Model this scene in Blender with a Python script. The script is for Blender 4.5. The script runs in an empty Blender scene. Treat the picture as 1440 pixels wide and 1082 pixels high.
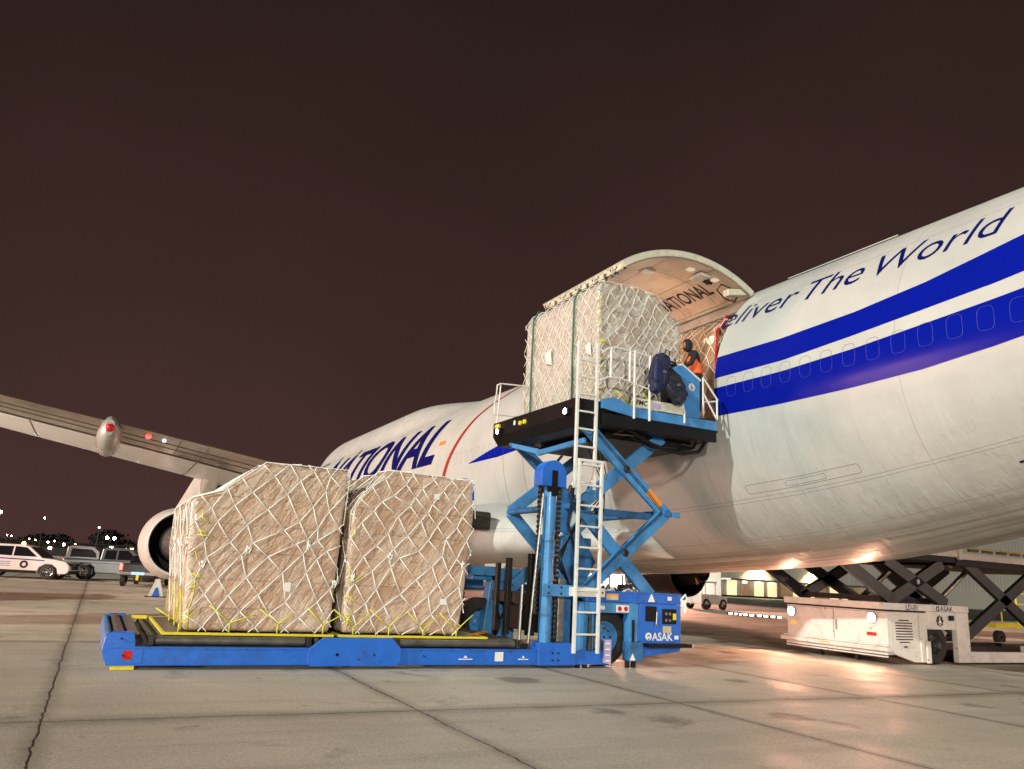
import bpy, bmesh, math, random
from mathutils import Vector, Matrix
rnd = random.Random(7)
S = bpy.context.scene
R = math.radians

# ------------------------------------------------------------------ camera
CAM = Vector((-0.9803, -12.8300, 1.5586)); YAW, PITCH, ROLL = 0.46764396, 0.23962292, 0.05478678
F_PX = 1095.5368
def make_camera():
    f = Vector((math.sin(YAW)*math.cos(PITCH), math.cos(YAW)*math.cos(PITCH), math.sin(PITCH)))
    r = Vector((math.cos(YAW), -math.sin(YAW), 0)); u = r.cross(f)
    c, s = math.cos(ROLL), math.sin(ROLL)
    r2 = c*r+s*u; u2 = -s*r+c*u
    cd = bpy.data.cameras.new('camera'); o = bpy.data.objects.new('camera', cd); S.collection.objects.link(o)
    o.matrix_world = Matrix(((r2.x, u2.x, -f.x, CAM.x), (r2.y, u2.y, -f.y, CAM.y), (r2.z, u2.z, -f.z, CAM.z), (0, 0, 0, 1)))
    cd.sensor_width = 36; cd.lens = F_PX*36/1440; cd.clip_end = 4000; cd.clip_start = .05
    S.camera = o
make_camera()
# ------------------------------------------------------------------ world: overcast night sky lit from below by the city
W = bpy.data.worlds.new('World'); S.world = W; W.use_nodes = True
nt = W.node_tree; nt.nodes.clear()
wo = nt.nodes.new('ShaderNodeOutputWorld'); bg = nt.nodes.new('ShaderNodeBackground')
tc = nt.nodes.new('ShaderNodeTexCoord'); sx = nt.nodes.new('ShaderNodeSeparateXYZ'); cr = nt.nodes.new('ShaderNodeValToRGB')
nz = nt.nodes.new('ShaderNodeTexNoise'); nz.inputs['Scale'].default_value = 2.2; nz.inputs['Detail'].default_value = 3
ma = nt.nodes.new('ShaderNodeMath'); ma.operation = 'MULTIPLY_ADD'; ma.inputs[1].default_value = .42; ma.inputs[2].default_value = -.21
ad = nt.nodes.new('ShaderNodeMath'); ad.operation = 'ADD'
nt.links.new(tc.outputs['Generated'], sx.inputs[0]); nt.links.new(tc.outputs['Generated'], nz.inputs['Vector'])
nt.links.new(nz.outputs['Fac'], ma.inputs[0]); nt.links.new(sx.outputs['Z'], ad.inputs[0]); nt.links.new(ma.outputs[0], ad.inputs[1])
nt.links.new(ad.outputs[0], cr.inputs[0]); nt.links.new(cr.outputs[0], bg.inputs[0]); nt.links.new(bg.outputs[0], wo.inputs[0])
e = cr.color_ramp.elements
e[0].position = 0; e[0].color = (.066, .031, .028, 1); e[1].position = .7; e[1].color = (.0215, .0118, .0092, 1)
k = e.new(.18); k.color = (.050, .0245, .0215, 1); k = e.new(.42); k.color = (.037, .0185, .0155, 1)
bg.inputs[1].default_value = 1.0
# ------------------------------------------------------------------ key floodlight (far mast, treated as parallel light)
def lamp(kind, name, loc, energy, color, size=.1, target=None, direction=None, spot=None, blend=.5):
    l = bpy.data.lights.new(name, kind); l.energy = energy; l.color = color
    if kind == 'SUN': l.angle = size
    else: l.shadow_soft_size = size
    if kind == 'SPOT': l.spot_size = spot; l.spot_blend = blend
    o = bpy.data.objects.new(name, l); S.collection.objects.link(o); o.location = loc
    d = Vector(direction) if direction else (Vector(target)-Vector(loc) if target else Vector((0, 0, -1)))
    o.rotation_euler = d.to_track_quat('-Z', 'Y').to_euler()
    return o
lamp('SUN', 'floodlight_key', (-40, -6, 20), 2.9, (.97, 1.0, .90), R(1.2), direction=(.85, .30, -.42))
lamp('SPOT', 'floodlight_mast_behind_viewer', (-17, -46, 9), 62000, (1, .92, .79), 1.2, target=(4, 4, 2), spot=R(80))
lamp('SPOT', 'floodlight_warehouse', (56, 70, 8), 420000, (1, .52, .36), 3.5, target=(13, 3, 0), spot=R(60))
lamp('SPOT', 'floodlight_left_apron', (-34, 26, 5), 60000, (1, .47, .33), 4.5, target=(6, 8, 1), spot=R(120))
lamp('SPOT', 'floodlight_right_apron', (44, -30, 9), 15000, (1, .72, .60), .8, target=(19, 0, 1.5), spot=R(70))
lamp('SPOT', 'added_wing_uplight', (-10.5, 6, 1.3), 3600, (1, .88, .76), .35, target=(.5, 11.5, 4.6), spot=R(75), blend=.8)  # added light, throws brightness up onto the wing underside
S.view_settings.view_transform = 'Standard'; S.view_settings.look = 'None'; S.view_settings.exposure = 0; S.view_settings.gamma = 1
S.cycles.max_bounces = 6; S.cycles.use_denoising = True

# ------------------------------------------------------------------ materials
MATS = {}
def mat(name, col, rough=.5, metal=0, var=.12, vscale=6, bump=0, bscale=30, coat=0, emit=None, estr=0, dirt=None, dscale=1.2, damt=.5, chips=None, spec=None):
    if name in MATS: return MATS[name]
    m = bpy.data.materials.new(name); m.use_nodes = True; t = m.node_tree; b = t.nodes['Principled BSDF']
    b.inputs['Roughness'].default_value = rough; b.inputs['Metallic'].default_value = metal
    if spec is not None: b.inputs['Specular IOR Level'].default_value = spec
    b.inputs['Coat Weight'].default_value = coat; b.inputs['Coat Roughness'].default_value = .15
    tcn = t.nodes.new('ShaderNodeTexCoord')
    if emit:
        b.inputs['Emission Color'].default_value = (*emit, 1); b.inputs['Emission Strength'].default_value = estr
    c = (*col, 1); b.inputs['Base Color'].default_value = c
    if var:
        n = t.nodes.new('ShaderNodeTexNoise'); n.inputs['Scale'].default_value = vscale; n.inputs['Detail'].default_value = 5
        t.links.new(tcn.outputs['Object'], n.inputs['Vector'])
        mx = t.nodes.new('ShaderNodeMixRGB'); mx.inputs[1].default_value = tuple(min(1, x*(1-var*2)) for x in col)+(1,); mx.inputs[2].default_value = tuple(min(1, x*(1+var*1.6)) for x in col)+(1,)
        t.links.new(n.outputs['Fac'], mx.inputs[0]); last = mx.outputs[0]
        if dirt:
            n2 = t.nodes.new('ShaderNodeTexNoise'); n2.inputs['Scale'].default_value = dscale; n2.inputs['Detail'].default_value = 9; n2.inputs['Roughness'].default_value = .72
            t.links.new(tcn.outputs['Object'], n2.inputs['Vector'])
            rp = t.nodes.new('ShaderNodeValToRGB'); rp.color_ramp.elements[0].position = .5; rp.color_ramp.elements[1].position = .72; rp.color_ramp.elements[1].color = (damt,)*3+(1,)
            t.links.new(n2.outputs['Fac'], rp.inputs[0])
            m2 = t.nodes.new('ShaderNodeMixRGB'); m2.inputs[2].default_value = (*dirt, 1)
            t.links.new(rp.outputs[0], m2.inputs[0]); t.links.new(last, m2.inputs[1]); last = m2.outputs[0]
        if chips:
            n4 = t.nodes.new('ShaderNodeTexNoise'); n4.inputs['Scale'].default_value = 7; n4.inputs['Detail'].default_value = 8; n4.inputs['Roughness'].default_value = .68
            t.links.new(tcn.outputs['Object'], n4.inputs['Vector'])
            r4 = t.nodes.new('ShaderNodeValToRGB'); r4.color_ramp.elements[0].position = .635; r4.color_ramp.elements[1].position = .65; t.links.new(n4.outputs['Fac'], r4.inputs[0])
            m4 = t.nodes.new('ShaderNodeMixRGB'); m4.inputs[2].default_value = (*chips, 1); t.links.new(r4.outputs[0], m4.inputs[0]); t.links.new(last, m4.inputs[1]); last = m4.outputs[0]
        t.links.new(last, b.inputs['Base Color'])
        rr = t.nodes.new('ShaderNodeMapRange'); rr.inputs[3].default_value = max(.03, rough*.75); rr.inputs[4].default_value = min(1, rough*1.3)
        t.links.new(n.outputs['Fac'], rr.inputs[0]); t.links.new(rr.outputs[0], b.inputs['Roughness'])
    if bump:
        n3 = t.nodes.new('ShaderNodeTexNoise'); n3.inputs['Scale'].default_value = bscale; n3.inputs['Detail'].default_value = 4
        t.links.new(tcn.outputs['Object'], n3.inputs['Vector'])
        bp = t.nodes.new('ShaderNodeBump'); bp.inputs['Strength'].default_value = bump; bp.inputs['Distance'].default_value = .02
        t.links.new(n3.outputs['Fac'], bp.inputs['Height']); t.links.new(bp.outputs[0], b.inputs['Normal'])
    MATS[name] = m; return m

G = dict(
 blue=mat('deep_blue_paint', (.012, .135, .60), .38, 0, .10, 3, .15, 40, .25, dirt=(.02, .03, .06), dscale=2.2, damt=.45, chips=(.03, .06, .16)),
 sky=mat('light_blue_paint', (.055, .25, .56), .42, 0, .14, 4, .15, 40, .2, dirt=(.02, .035, .06), dscale=2.5, damt=.6, chips=(.07, .06, .05)),
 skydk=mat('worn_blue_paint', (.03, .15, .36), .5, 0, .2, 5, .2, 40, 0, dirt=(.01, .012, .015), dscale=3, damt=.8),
 white=mat('white_paint', (.74, .74, .70), .4, 0, .05, 5, .05, 40, .2, dirt=(.30, .25, .20), dscale=3, damt=.5),
 cream=mat('white_loader_paint', (.76, .70, .65), .4, 0, .06, 3, .1, 30, .2, dirt=(.25, .18, .13), dscale=2, damt=.5, chips=(.30, .2, .13)),
 black=mat('black_steel', (.005, .005, .006), .5, 0, .3, 5, .2, 40, 0, dirt=(.02, .018, .016), dscale=3, damt=.6, spec=.25),
 dark=mat('dark_grease_steel', (.03, .028, .026), .42, .3, .4, 6, .3, 50),
 arm=mat('dark_grey_scissor_paint', (.016, .018, .020), .4, 0, .25, 5, .2, 40, .1, dirt=(.05, .035, .025), dscale=2, damt=.5),
 rubber=mat('tyre_rubber', (.018, .017, .017), .75, 0, .3, 8, .3, 60, dirt=(.06, .05, .04), dscale=4, damt=.6),
 steel=mat('bare_steel', (.34, .33, .31), .32, .85, .15, 8, .1, 40),
 roller=mat('worn_roller_steel', (.16, .145, .115), .42, .5, .25, 5, .2, 40, dirt=(.05, .04, .03), dscale=3, damt=.8),
 yellow=mat('yellow_paint', (.78, .66, .035), .5, 0, .1, 6, .1, 40, 0, dirt=(.3, .25, .1), dscale=4, damt=.5),
 yrope=mat('yellow_webbing', (.70, .68, .06), .7, 0, .1, 8),
 rope=mat('white_net_webbing', (.90, .88, .82), .7, 0, .08, 8),
 strap=mat('green_lashing_strap', (.01, .13, .085), .6, 0, .1, 8),
 paper=mat('paper_label', (.75, .75, .73), .6, 0, .04, 8),
 navy=mat('navy_livery_paint', (.003, .010, .30), .20, 0, .05, 2, 0, 30, 0, spec=.05),
 navytext=mat('dark_navy_lettering', (.006, .007, .11), .3, 0, 0, spec=.1),
 red=mat('red_livery_paint', (.36, .045, .03), .3, 0, .05, 2),
 decalw=mat('white_decal', (.8, .8, .8), .4, 0, 0), decalk=mat('black_decal', (.015, .015, .02), .4, 0, 0),
 orange=mat('orange_sticker', (.75, .28, .03), .5, 0, .05), red2=mat('red_plastic', (.5, .01, .01), .3, 0, .05),
 glass=mat('dark_glass', (.01, .012, .015), .08, 0, 0, spec=.8),
 lilac=mat('reflective_chevron_film', (.42, .38, .62), .4, 0, .1, 12),
)
def emis(name, col, s): 
    return mat(name, (.0, .0, .0), .5, 0, 0, emit=col, estr=s)

# ------------------------------------------------------------------ mesh helpers
class MB:
    def __init__(s): s.v = []; s.f = []
    def add(s, vs, fs):
        k = len(s.v); s.v += [tuple(v) for v in vs]; s.f += [tuple(i+k for i in f) for f in fs]; return s
    def box(s, x0, x1, y0, y1, z0, z1):
        x0, x1 = min(x0, x1), max(x0, x1); y0, y1 = min(y0, y1), max(y0, y1); z0, z1 = min(z0, z1), max(z0, z1)
        return s.add([(x, y, z) for x in (x0, x1) for y in (y0, y1) for z in (z0, z1)],
              [(0, 1, 3, 2), (4, 6, 7, 5), (0, 4, 5, 1), (2, 3, 7, 6), (0, 2, 6, 4), (1, 5, 7, 3)])
    def bar(s, a, b, w, h, up=(0, 0, 1)):   # rectangular bar a->b; h along 'up', w sideways
        a, b = Vector(a), Vector(b); d = (b-a).normalized(); sd = d.cross(Vector(up)).normalized(); u = sd.cross(d)
        vs = []
        for p in (a, b):
            for i, j in ((-1, -1), (1, -1), (1, 1), (-1, 1)): vs.append(p+sd*(i*w/2)+u*(j*h/2))
        return s.add(vs, [(3, 2, 1, 0), (4, 5, 6, 7), (0, 1, 5, 4), (1, 2, 6, 5), (2, 3, 7, 6), (3, 0, 4, 7)])
    def tube(s, pts, r, n=10, cap=True, r2=None):
        pts = [Vector(p) for p in pts]; rings = []; N = len(pts); pu = None
        for i, p in enumerate(pts):
            d = (pts[min(i+1, N-1)]-pts[max(i-1, 0)])
            if d.length < 1e-9: d = Vector((0, 0, 1))
            d.normalize()
            if pu is None: pu = Vector((0, 0, 1)) if abs(d.z) < .9 else Vector((1, 0, 0))
            sd = d.cross(pu).normalized(); u = sd.cross(d).normalized(); pu = u
            rr = r if r2 is None else r+(r2-r)*i/(N-1)
            rings.append([p+sd*(rr*math.cos(2*math.pi*k/n))+u*(rr*math.sin(2*math.pi*k/n)) for k in range(n)])
        vs = [v for rg in rings for v in rg]
        fs = [(i*n+k, i*n+(k+1) % n, (i+1)*n+(k+1) % n, (i+1)*n+k) for i in range(N-1) for k in range(n)]
        if cap: fs += [tuple(range(n))[::-1], tuple((N-1)*n+k for k in range(n))]
        return s.add(vs, fs)
    def prism(s, poly, axis, a, b):   # poly in the other two axes (ordered), extruded along axis
        def P(q, t):
            return {'Y': (q[0], t, q[1]), 'X': (t, q[0], q[1]), 'Z': (q[0], q[1], t)}[axis]
        n = len(poly)
        return s.add([P(q, a) for q in poly]+[P(q, b) for q in poly], [tuple(range(n)), tuple(range(2*n-1, n-1, -1))]+[(i, i+n, (i+1) % n+n, (i+1) % n) for i in range(n)])
    def lathe(s, prof, c, axis='Y', n=32, close=False):    # prof: (t along axis, radius)
        c = Vector(c); vs = []
        for t, r in prof:
            for k in range(n):
                a = 2*math.pi*k/n; q = (r*math.cos(a), r*math.sin(a))
                o = {'Y': (q[0], t, q[1]), 'X': (t, q[0], q[1]), 'Z': (q[0], q[1], t)}[axis]
                vs.append(c+Vector(o))
        m = len(prof)
        return s.add(vs, [(i*n+k, i*n+(k+1) % n, (i+1)*n+(k+1) % n, (i+1)*n+k) for i in range(m-1) for k in range(n)])
    def quad(s, a, b, c, d): return s.add([a, b, c, d], [(0, 1, 2, 3)])
    def build(s, name, m, parent=None, bevel=0, smooth=False, auto=None):
        me = bpy.data.meshes.new(name); me.from_pydata(s.v, [], s.f); me.update()
        bm = bmesh.new(); bm.from_mesh(me); bmesh.ops.recalc_face_normals(bm, faces=bm.faces); bm.to_mesh(me); bm.free()
        me.materials.append(G[m] if isinstance(m, str) else m)
        o = bpy.data.objects.new(name, me); S.collection.objects.link(o)
        if parent: attach(o, parent)
        if smooth:
            for p in me.polygons: p.use_smooth = True
            if smooth != 'all': me.set_sharp_from_angle(angle=R(35))
        if bevel:
            b = o.modifiers.new('bevel', 'BEVEL'); b.width = bevel; b.segments = 2; b.limit_method = 'ANGLE'; b.angle_limit = R(40)
        return o
ORG = {}
def attach(o, parent):
    o.parent = parent; root = parent
    # world-space vertices -> keep them where they are
    M = ORG.get(parent.name)
    if M is None: M = Matrix.Identity(4)
    o.matrix_parent_inverse = M.inverted(); ORG[o.name] = Matrix.Identity(4)
def thing(name, label, cat, loc=(0, 0, 0), group=None, rotz=0):
    o = bpy.data.objects.new(name, None); S.collection.objects.link(o); o.location = loc; o.rotation_euler = (0, 0, rotz)
    o.empty_display_size = .2
    o['label'] = label; o['category'] = cat
    if group: o['group'] = group
    ORG[o.name] = Matrix.Translation(loc) @ Matrix.Rotation(rotz, 4, 'Z'); return o
def tag(o, label, cat, group=None, kind=None):
    if label: o['label'] = label
    if cat: o['category'] = cat
    if group: o['group'] = group
    if kind: o['kind'] = kind
    return o
def dup(root, loc, rotz=0, label=None, name=None):
    def cp(o, par):
        c = o.copy(); S.collection.objects.link(c)
        if par: c.parent = par
        for ch in o.children: cp(ch, c)
        return c
    r = cp(root, None); r.location = loc; r.rotation_euler = (0, 0, rotz)
    if label: r['label'] = label
    return r
def text_bm(body, size=1, shear=0, offset=0, space=1):
    cu = bpy.data.curves.new('t', 'FONT'); cu.body = body; cu.size = size; cu.shear = shear; cu.offset = offset; cu.space_character = space; cu.resolution_u = 4
    o = bpy.data.objects.new('t', cu); S.collection.objects.link(o)
    me = bpy.data.meshes.new_from_object(o.evaluated_get(bpy.context.evaluated_depsgraph_get()))
    bpy.data.objects.remove(o); bm = bmesh.new(); bm.from_mesh(me); bpy.data.meshes.remove(me)
    return bm
def fit(bm, w, h):   # scale a text bmesh to exactly w x h with its lower left corner at 0,0
    xs = [v.co.x for v in bm.verts]; ys = [v.co.y for v in bm.verts]; x0, x1, y0, y1 = min(xs), max(xs), min(ys), max(ys)
    for v in bm.verts: v.co = Vector(((v.co.x-x0)*(w/(x1-x0)), (v.co.y-y0)*(h/(y1-y0) if h else w/(x1-x0)), 0))
    return bm
def bm_obj(bm, name, m, parent=None):
    me = bpy.data.meshes.new(name); bm.to_mesh(me); bm.free(); me.materials.append(G[m] if isinstance(m, str) else m)
    o = bpy.data.objects.new(name, me); S.collection.objects.link(o)
    if parent: attach(o, parent)
    return o
def flat_text(body, w, h, org, xd, yd, m, parent, name='lettering', shear=0, offset=0):
    bm = fit(text_bm(body, 1, shear, offset), w, h); o_, x_, y_ = Vector(org), Vector(xd), Vector(yd)
    for v in bm.verts: v.co = o_+x_*v.co.x+y_*v.co.y
    return bm_obj(bm, name, m, parent)

# ================================================================== GROUND
def concrete():
    m = bpy.data.materials.new('apron_concrete'); m.use_nodes = True; t = m.node_tree; b = t.nodes['Principled BSDF']; L = t.links.new
    g = t.nodes.new('ShaderNodeNewGeometry')
    def N(sc, det=4, ro=.6, dist=0, vec=None):
        n = t.nodes.new('ShaderNodeTexNoise'); n.inputs['Scale'].default_value = sc; n.inputs['Detail'].default_value = det; n.inputs['Roughness'].default_value = ro; n.inputs['Distortion'].default_value = dist
        L(vec or g.outputs['Position'], n.inputs['Vector']); return n.outputs['Fac']
    def M(op, a, bb, c=None, clamp=False):
        n = t.nodes.new('ShaderNodeMath'); n.operation = op; n.use_clamp = clamp
        for i, x in enumerate((a, bb, c)):
            if x is None: continue
            if isinstance(x, (int, float)): n.inputs[i].default_value = x
            else: L(x, n.inputs[i])
        return n.outputs[0]
    def ramp(f, stops):
        r = t.nodes.new('ShaderNodeValToRGB'); L(f, r.inputs[0]); el = r.color_ramp.elements
        for i, (p, c) in enumerate(stops):
            q = el[i] if i < 2 else el.new(p)
            q.position = p; q.color = (c if isinstance(c, tuple) else (c, c, c))+(1,)
        return r.outputs[0]
    def mix(f, a, bb, mode='MIX'):
        n = t.nodes.new('ShaderNodeMixRGB'); n.blend_type = mode
        if isinstance(f, (int, float)): n.inputs[0].default_value = f
        else: L(f, n.inputs[0])
        for i, x in ((1, a), (2, bb)):
            if isinstance(x, tuple): n.inputs[i].default_value = x+(1,)
            else: L(x, n.inputs[i])
        return n.outputs[0]
    s = t.nodes.new('ShaderNodeSeparateXYZ'); L(g.outputs['Position'], s.inputs[0])
    wob = N(1.3, 6, .7); wob2 = N(9, 4, .7)
    wv = M('ADD', M('MULTIPLY_ADD', wob, .12, -.06), M('MULTIPLY_ADD', wob2, .05, -.025))
    fx = M('ADD', s.outputs['X'], M('ADD', wv, 1.2)); fy = M('ADD', s.outputs['Y'], M('ADD', M('MULTIPLY', wv, 1.1), 3.92))
    dx = M('PINGPONG', fx, 1.875); dy = M('PINGPONG', fy, 3.75)
    # random slab tone
    cmb = t.nodes.new('ShaderNodeCombineXYZ'); L(M('FLOOR', M('DIVIDE', fx, 3.75), 0), cmb.inputs[0]); L(M('FLOOR', M('DIVIDE', fy, 7.5), 0), cmb.inputs[1])
    wn = t.nodes.new('ShaderNodeTexWhiteNoise'); L(cmb.outputs[0], wn.inputs[0])
    base = mix(ramp(N(.35, 6, .62), [(.3, .0), (.72, 1.)]), (.455, .412, .33), (.60, .55, .45))
    base = mix(.6, base, ramp(N(26, 5, .75), [(.3, (.45, .45, .45)), (.7, (1.38, 1.38, 1.38))]), 'MULTIPLY')
    base = mix(.85, base, ramp(N(75, 3, .7), [(.30, (.40, .40, .40)), (.62, (1.3, 1.3, 1.3))]), 'MULTIPLY')
    base = mix(1., base, ramp(wn.outputs['Value'], [(0, (.88, .88, .88)), (1, (1.08, 1.07, 1.05))]), 'MULTIPLY')
    # oil stains, blotchy
    st = ramp(N(.75, 5, .62, .4), [(.60, 0.), (.70, 1.)])
    base = mix(M('MULTIPLY', st, .62), base, (.10, .085, .06))
    sp = ramp(N(3.1, 3, .5, .2), [(.69, 0.), (.74, 1.)]); base = mix(M('MULTIPLY', sp, .6), base, (.07, .06, .05))
    # tyre/drag streaks running along x
    mp = t.nodes.new('ShaderNodeMapping'); mp.inputs['Scale'].default_value = (.14, 2.2, 1); L(g.outputs['Position'], mp.inputs['Vector'])
    stk = ramp(N(1.0, 6, .7, 0, mp.outputs[0]), [(.48, 0.), (.68, 1.)]); base = mix(M('MULTIPLY', stk, .22), base, (.10, .08, .06))
    vo = t.nodes.new('ShaderNodeTexVoronoi'); vo.inputs['Scale'].default_value = .62; vo.inputs['Randomness'].default_value = 1; dv = t.nodes.new('ShaderNodeVectorMath'); dv.operation = 'ADD'; L(g.outputs['Position'], dv.inputs[0]); nv = t.nodes.new('ShaderNodeTexNoise'); nv.inputs['Scale'].default_value = 4; L(g.outputs['Position'], nv.inputs['Vector']); sv = t.nodes.new('ShaderNodeVectorMath'); sv.operation = 'SCALE'; sv.inputs['Scale'].default_value = .22; L(nv.outputs['Color'], sv.inputs[0]); L(sv.outputs[0], dv.inputs[1]); L(dv.outputs[0], vo.inputs['Vector'])
    wn2 = t.nodes.new('ShaderNodeTexWhiteNoise'); L(vo.outputs['Position'], wn2.inputs[0])
    spot = M('MULTIPLY', M('GREATER_THAN', wn2.outputs['Value'], .62), M('MULTIPLY', M('SUBTRACT', M('MULTIPLY', wn2.outputs['Value'], .26), vo.outputs['Distance']), 14, None, True), None, True)
    base = mix(M('MULTIPLY', spot, .62), base, (.075, .062, .045))
    # joints
    wj = M('MULTIPLY_ADD', wob2, .020, .003)
    jx = M('SUBTRACT', 1, M('DIVIDE', dx, wj), None, True); jy = M('SUBTRACT', 1, M('DIVIDE', dy, wj), None, True)
    j = M('MULTIPLY', M('MAXIMUM', jx, jy), 2.2, None, True)
    hx = M('SUBTRACT', 1, M('DIVIDE', dx, .16), None, True); hy = M('SUBTRACT', 1, M('DIVIDE', dy, .34), None, True)
    base = mix(M('MULTIPLY', M('MULTIPLY', M('MAXIMUM', hx, hy), wob), 1.0), base, (.09, .075, .055))
    base = mix(j, base, (.018, .016, .013))
    L(base, b.inputs['Base Color'])
    L(ramp(N(.9, 5, .6), [(.35, .42), (.7, .85)]), b.inputs['Roughness']); b.inputs['Specular IOR Level'].default_value = .5
    bp = t.nodes.new('ShaderNodeBump'); bp.inputs['Strength'].default_value = .55; bp.inputs['Distance'].default_value = .012
    L(M('SUBTRACT', M('ADD', N(60, 4, .7), M('MULTIPLY', N(8, 3, .6), .8)), M('MULTIPLY', j, 2)), bp.inputs['Height']); L(bp.outputs[0], b.inputs['Normal'])
    return m
g = MB().quad((-900, -300, 0), (900, -300, 0), (900, 900, 0), (-900, 900, 0)).build('apron_ground', concrete()); g['kind'] = 'structure'

# ================================================================== AIRPLANE
plane = thing('cargo_airplane', 'large white wide body freighter with blue stripes, navy lettering and its side cargo door raised', 'airplane', (13.9, 9, 0))
CX, CZ, RF = 13.9, 5.75, 3.25
def lerp(tb, x):
    if x <= tb[0][0]: return tb[0][1]
    for (a, p), (b_, q) in zip(tb, tb[1:]):
        if x <= b_: return p+(q-p)*(x-a)/(b_-a)
    return tb[-1][1]
def smooth01(t): t = max(0, min(1, t)); return t*t*(3-2*t)
ZB = [(-30, 7.6), (-16, 5.35), (-10, 4.05), (-7, 3.38), (-5, 2.93), (-3.1, 2.55), (-1.5, 2.31), (.4, 2.13), (2.8, 1.98), (5.7, 1.84), (9, 1.78), (12, 1.84), (17, 1.86), (40, 2.0)]
def surf(Y, v, off=0.0):
    """fuselage skin point at station Y and girth position v (m, 0 = widest point of the left side, up positive)"""
    a = math.pi - v/RF
    w = 1.0; top = 1.0; zc = CZ
    if Y > 38:
        q = min(1, (Y-38)/10.2); w = math.sqrt(max(0, 1-q**2.3)); zc = CZ-1.35*q*q
    if Y < -10: w = max(.04, 1-((-10-Y)/20)**1.5*.9)
    ca, sa = math.cos(a), math.sin(a)
    if sa >= 0:
        r = RF
        hz = smooth01((Y-15.5)/10.5)
        if hz > 0:   # upper-deck hump: a smaller circle blended above the main one
            ru = 2.15; d = (4.25-ru)*hz+(RF-ru)*(1-hz)
            # ray from the main centre to circle centred d above
            bq = d*sa; disc = bq*bq-(d*d-ru*ru)
            if disc > 0:
                r2 = bq+math.sqrt(disc); k = .18; r = math.log(math.exp(r/k)+math.exp(r2/k)-1*math.exp(0))*k if False else max(r, r2)+max(0, k-abs(r-r2))**2/(4*k)
        x, z = r*ca*w, r*sa*w
        n = Vector((ca, 0, sa))
    else:
        bb = CZ-lerp(ZB, Y); x, z = RF*ca*w, bb*sa*w
        n = Vector((ca/RF, 0, sa/bb)).normalized()
    return Vector((CX+x, Y, zc+z))+n*off
def skin_mat():
    m = bpy.data.materials.new('white_aircraft_paint'); m.use_nodes = True; t = m.node_tree; b = t.nodes['Principled BSDF']; L = t.links.new
    uv = t.nodes.new('ShaderNodeUVMap'); sep = t.nodes.new('ShaderNodeSeparateXYZ'); L(uv.outputs[0], sep.inputs[0])
    def M(op, a, bb, c=None, clamp=False):
        n = t.nodes.new('ShaderNodeMath'); n.operation = op; n.use_clamp = clamp
        for i, x in enumerate((a, bb, c)):
            if x is None: continue
            if isinstance(x, (int, float)): n.inputs[i].default_value = x
            else: L(x, n.inputs[i])
        return n.outputs[0]
    def N(sc, scale=(1, 1, 1), det=4, ro=.6, rot=0):
        mp = t.nodes.new('ShaderNodeMapping'); mp.inputs['Scale'].default_value = scale; mp.inputs['Rotation'].default_value = (0, 0, rot); L(uv.outputs[0], mp.inputs['Vector'])
        n = t.nodes.new('ShaderNodeTexNoise'); n.inputs['Scale'].default_value = sc; n.inputs['Detail'].default_value = det; n.inputs['Roughness'].default_value = ro
        L(mp.outputs[0], n.inputs['Vector']); return n.outputs['Fac']
    def ramp(f, stops):
        r = t.nodes.new('ShaderNodeValToRGB'); L(f, r.inputs[0]); el = r.color_ramp.elements
        for i, (p, c) in enumerate(stops):
            q = el[i] if i < 2 else el.new(p)
            q.position = p; q.color = (c if isinstance(c, tuple) else (c, c, c))+(1,)
        return r.outputs[0]
    def mix(f, a, bb):
        n = t.nodes.new('ShaderNodeMixRGB'); L(f, n.inputs[0])
        for i, x in ((1, a), (2, bb)):
            if isinstance(x, tuple): n.inputs[i].default_value = x+(1,)
            else: L(x, n.inputs[i])
        return n.outputs[0]
    U, V = sep.outputs['X'], sep.outputs['Y']
    col = mix(ramp(N(.5, (1, 1, 1), 5), [(.3, 0.), (.7, 1.)]), (.46, .48, .46), (.56, .58, .56))
    # vertical rain / fuel streaks (thin along the girth)
    stv = ramp(N(1, (5, .35, 1), 5, .65), [(.5, 0.), (.8, .35)]); low = M('MULTIPLY_ADD', V, -.35, -.25, True)
    col = mix(M('MULTIPLY', stv, low), col, (.36, .29, .22))
    # belly grime running along the airflow
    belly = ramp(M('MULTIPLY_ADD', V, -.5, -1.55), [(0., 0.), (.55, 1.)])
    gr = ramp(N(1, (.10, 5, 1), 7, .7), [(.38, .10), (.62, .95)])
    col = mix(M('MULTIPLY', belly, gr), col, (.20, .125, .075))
    # skin joints: girth lines every 5.08 m-ish and long lap joints
    def line(x, w): return M('SUBTRACT', 1, M('DIVIDE', M('ABSOLUTE', x, 0), w), None, True)
    lines = None
    for v0 in (2.35, -2.28, -2.36, -3.35, -4.35, 3.4):
        l = line(M('SUBTRACT', V, v0), .011); lines = l if lines is None else M('MAXIMUM', lines, l)
    lu = line(M('SUBTRACT', M('PINGPONG', M('ADD', U, 4.35), 2.6), 0), .012); lines = M('MAXIMUM', lines, M('MULTIPLY', lu, .8))
    col = mix(M('MULTIPLY', lines, .55), col, (.12, .10, .085))
    # white dots of fasteners left out at this size; slight frame bumps instead
    L(col, b.inputs['Base Color']); b.inputs['Coat Weight'].default_value = .06; b.inputs['Coat Roughness'].default_value = .2; b.inputs['Specular IOR Level'].default_value = .35
    L(ramp(N(1.5, (1, 1, 1), 4), [(.3, .36), (.7, .52)]), b.inputs['Roughness'])
    fr = M('POWER', M('DIVIDE', M('PINGPONG', U, .254), .254), 3.0)   # frames every .508 m
    strg = M('POWER', M('DIVIDE', M('PINGPONG', V, .12), .12), 2.0)
    cre = ramp(N(1, (3.4, 1.1, 1), 3, .55, .35), [(.46, 0.), (.56, 1.)])
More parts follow.
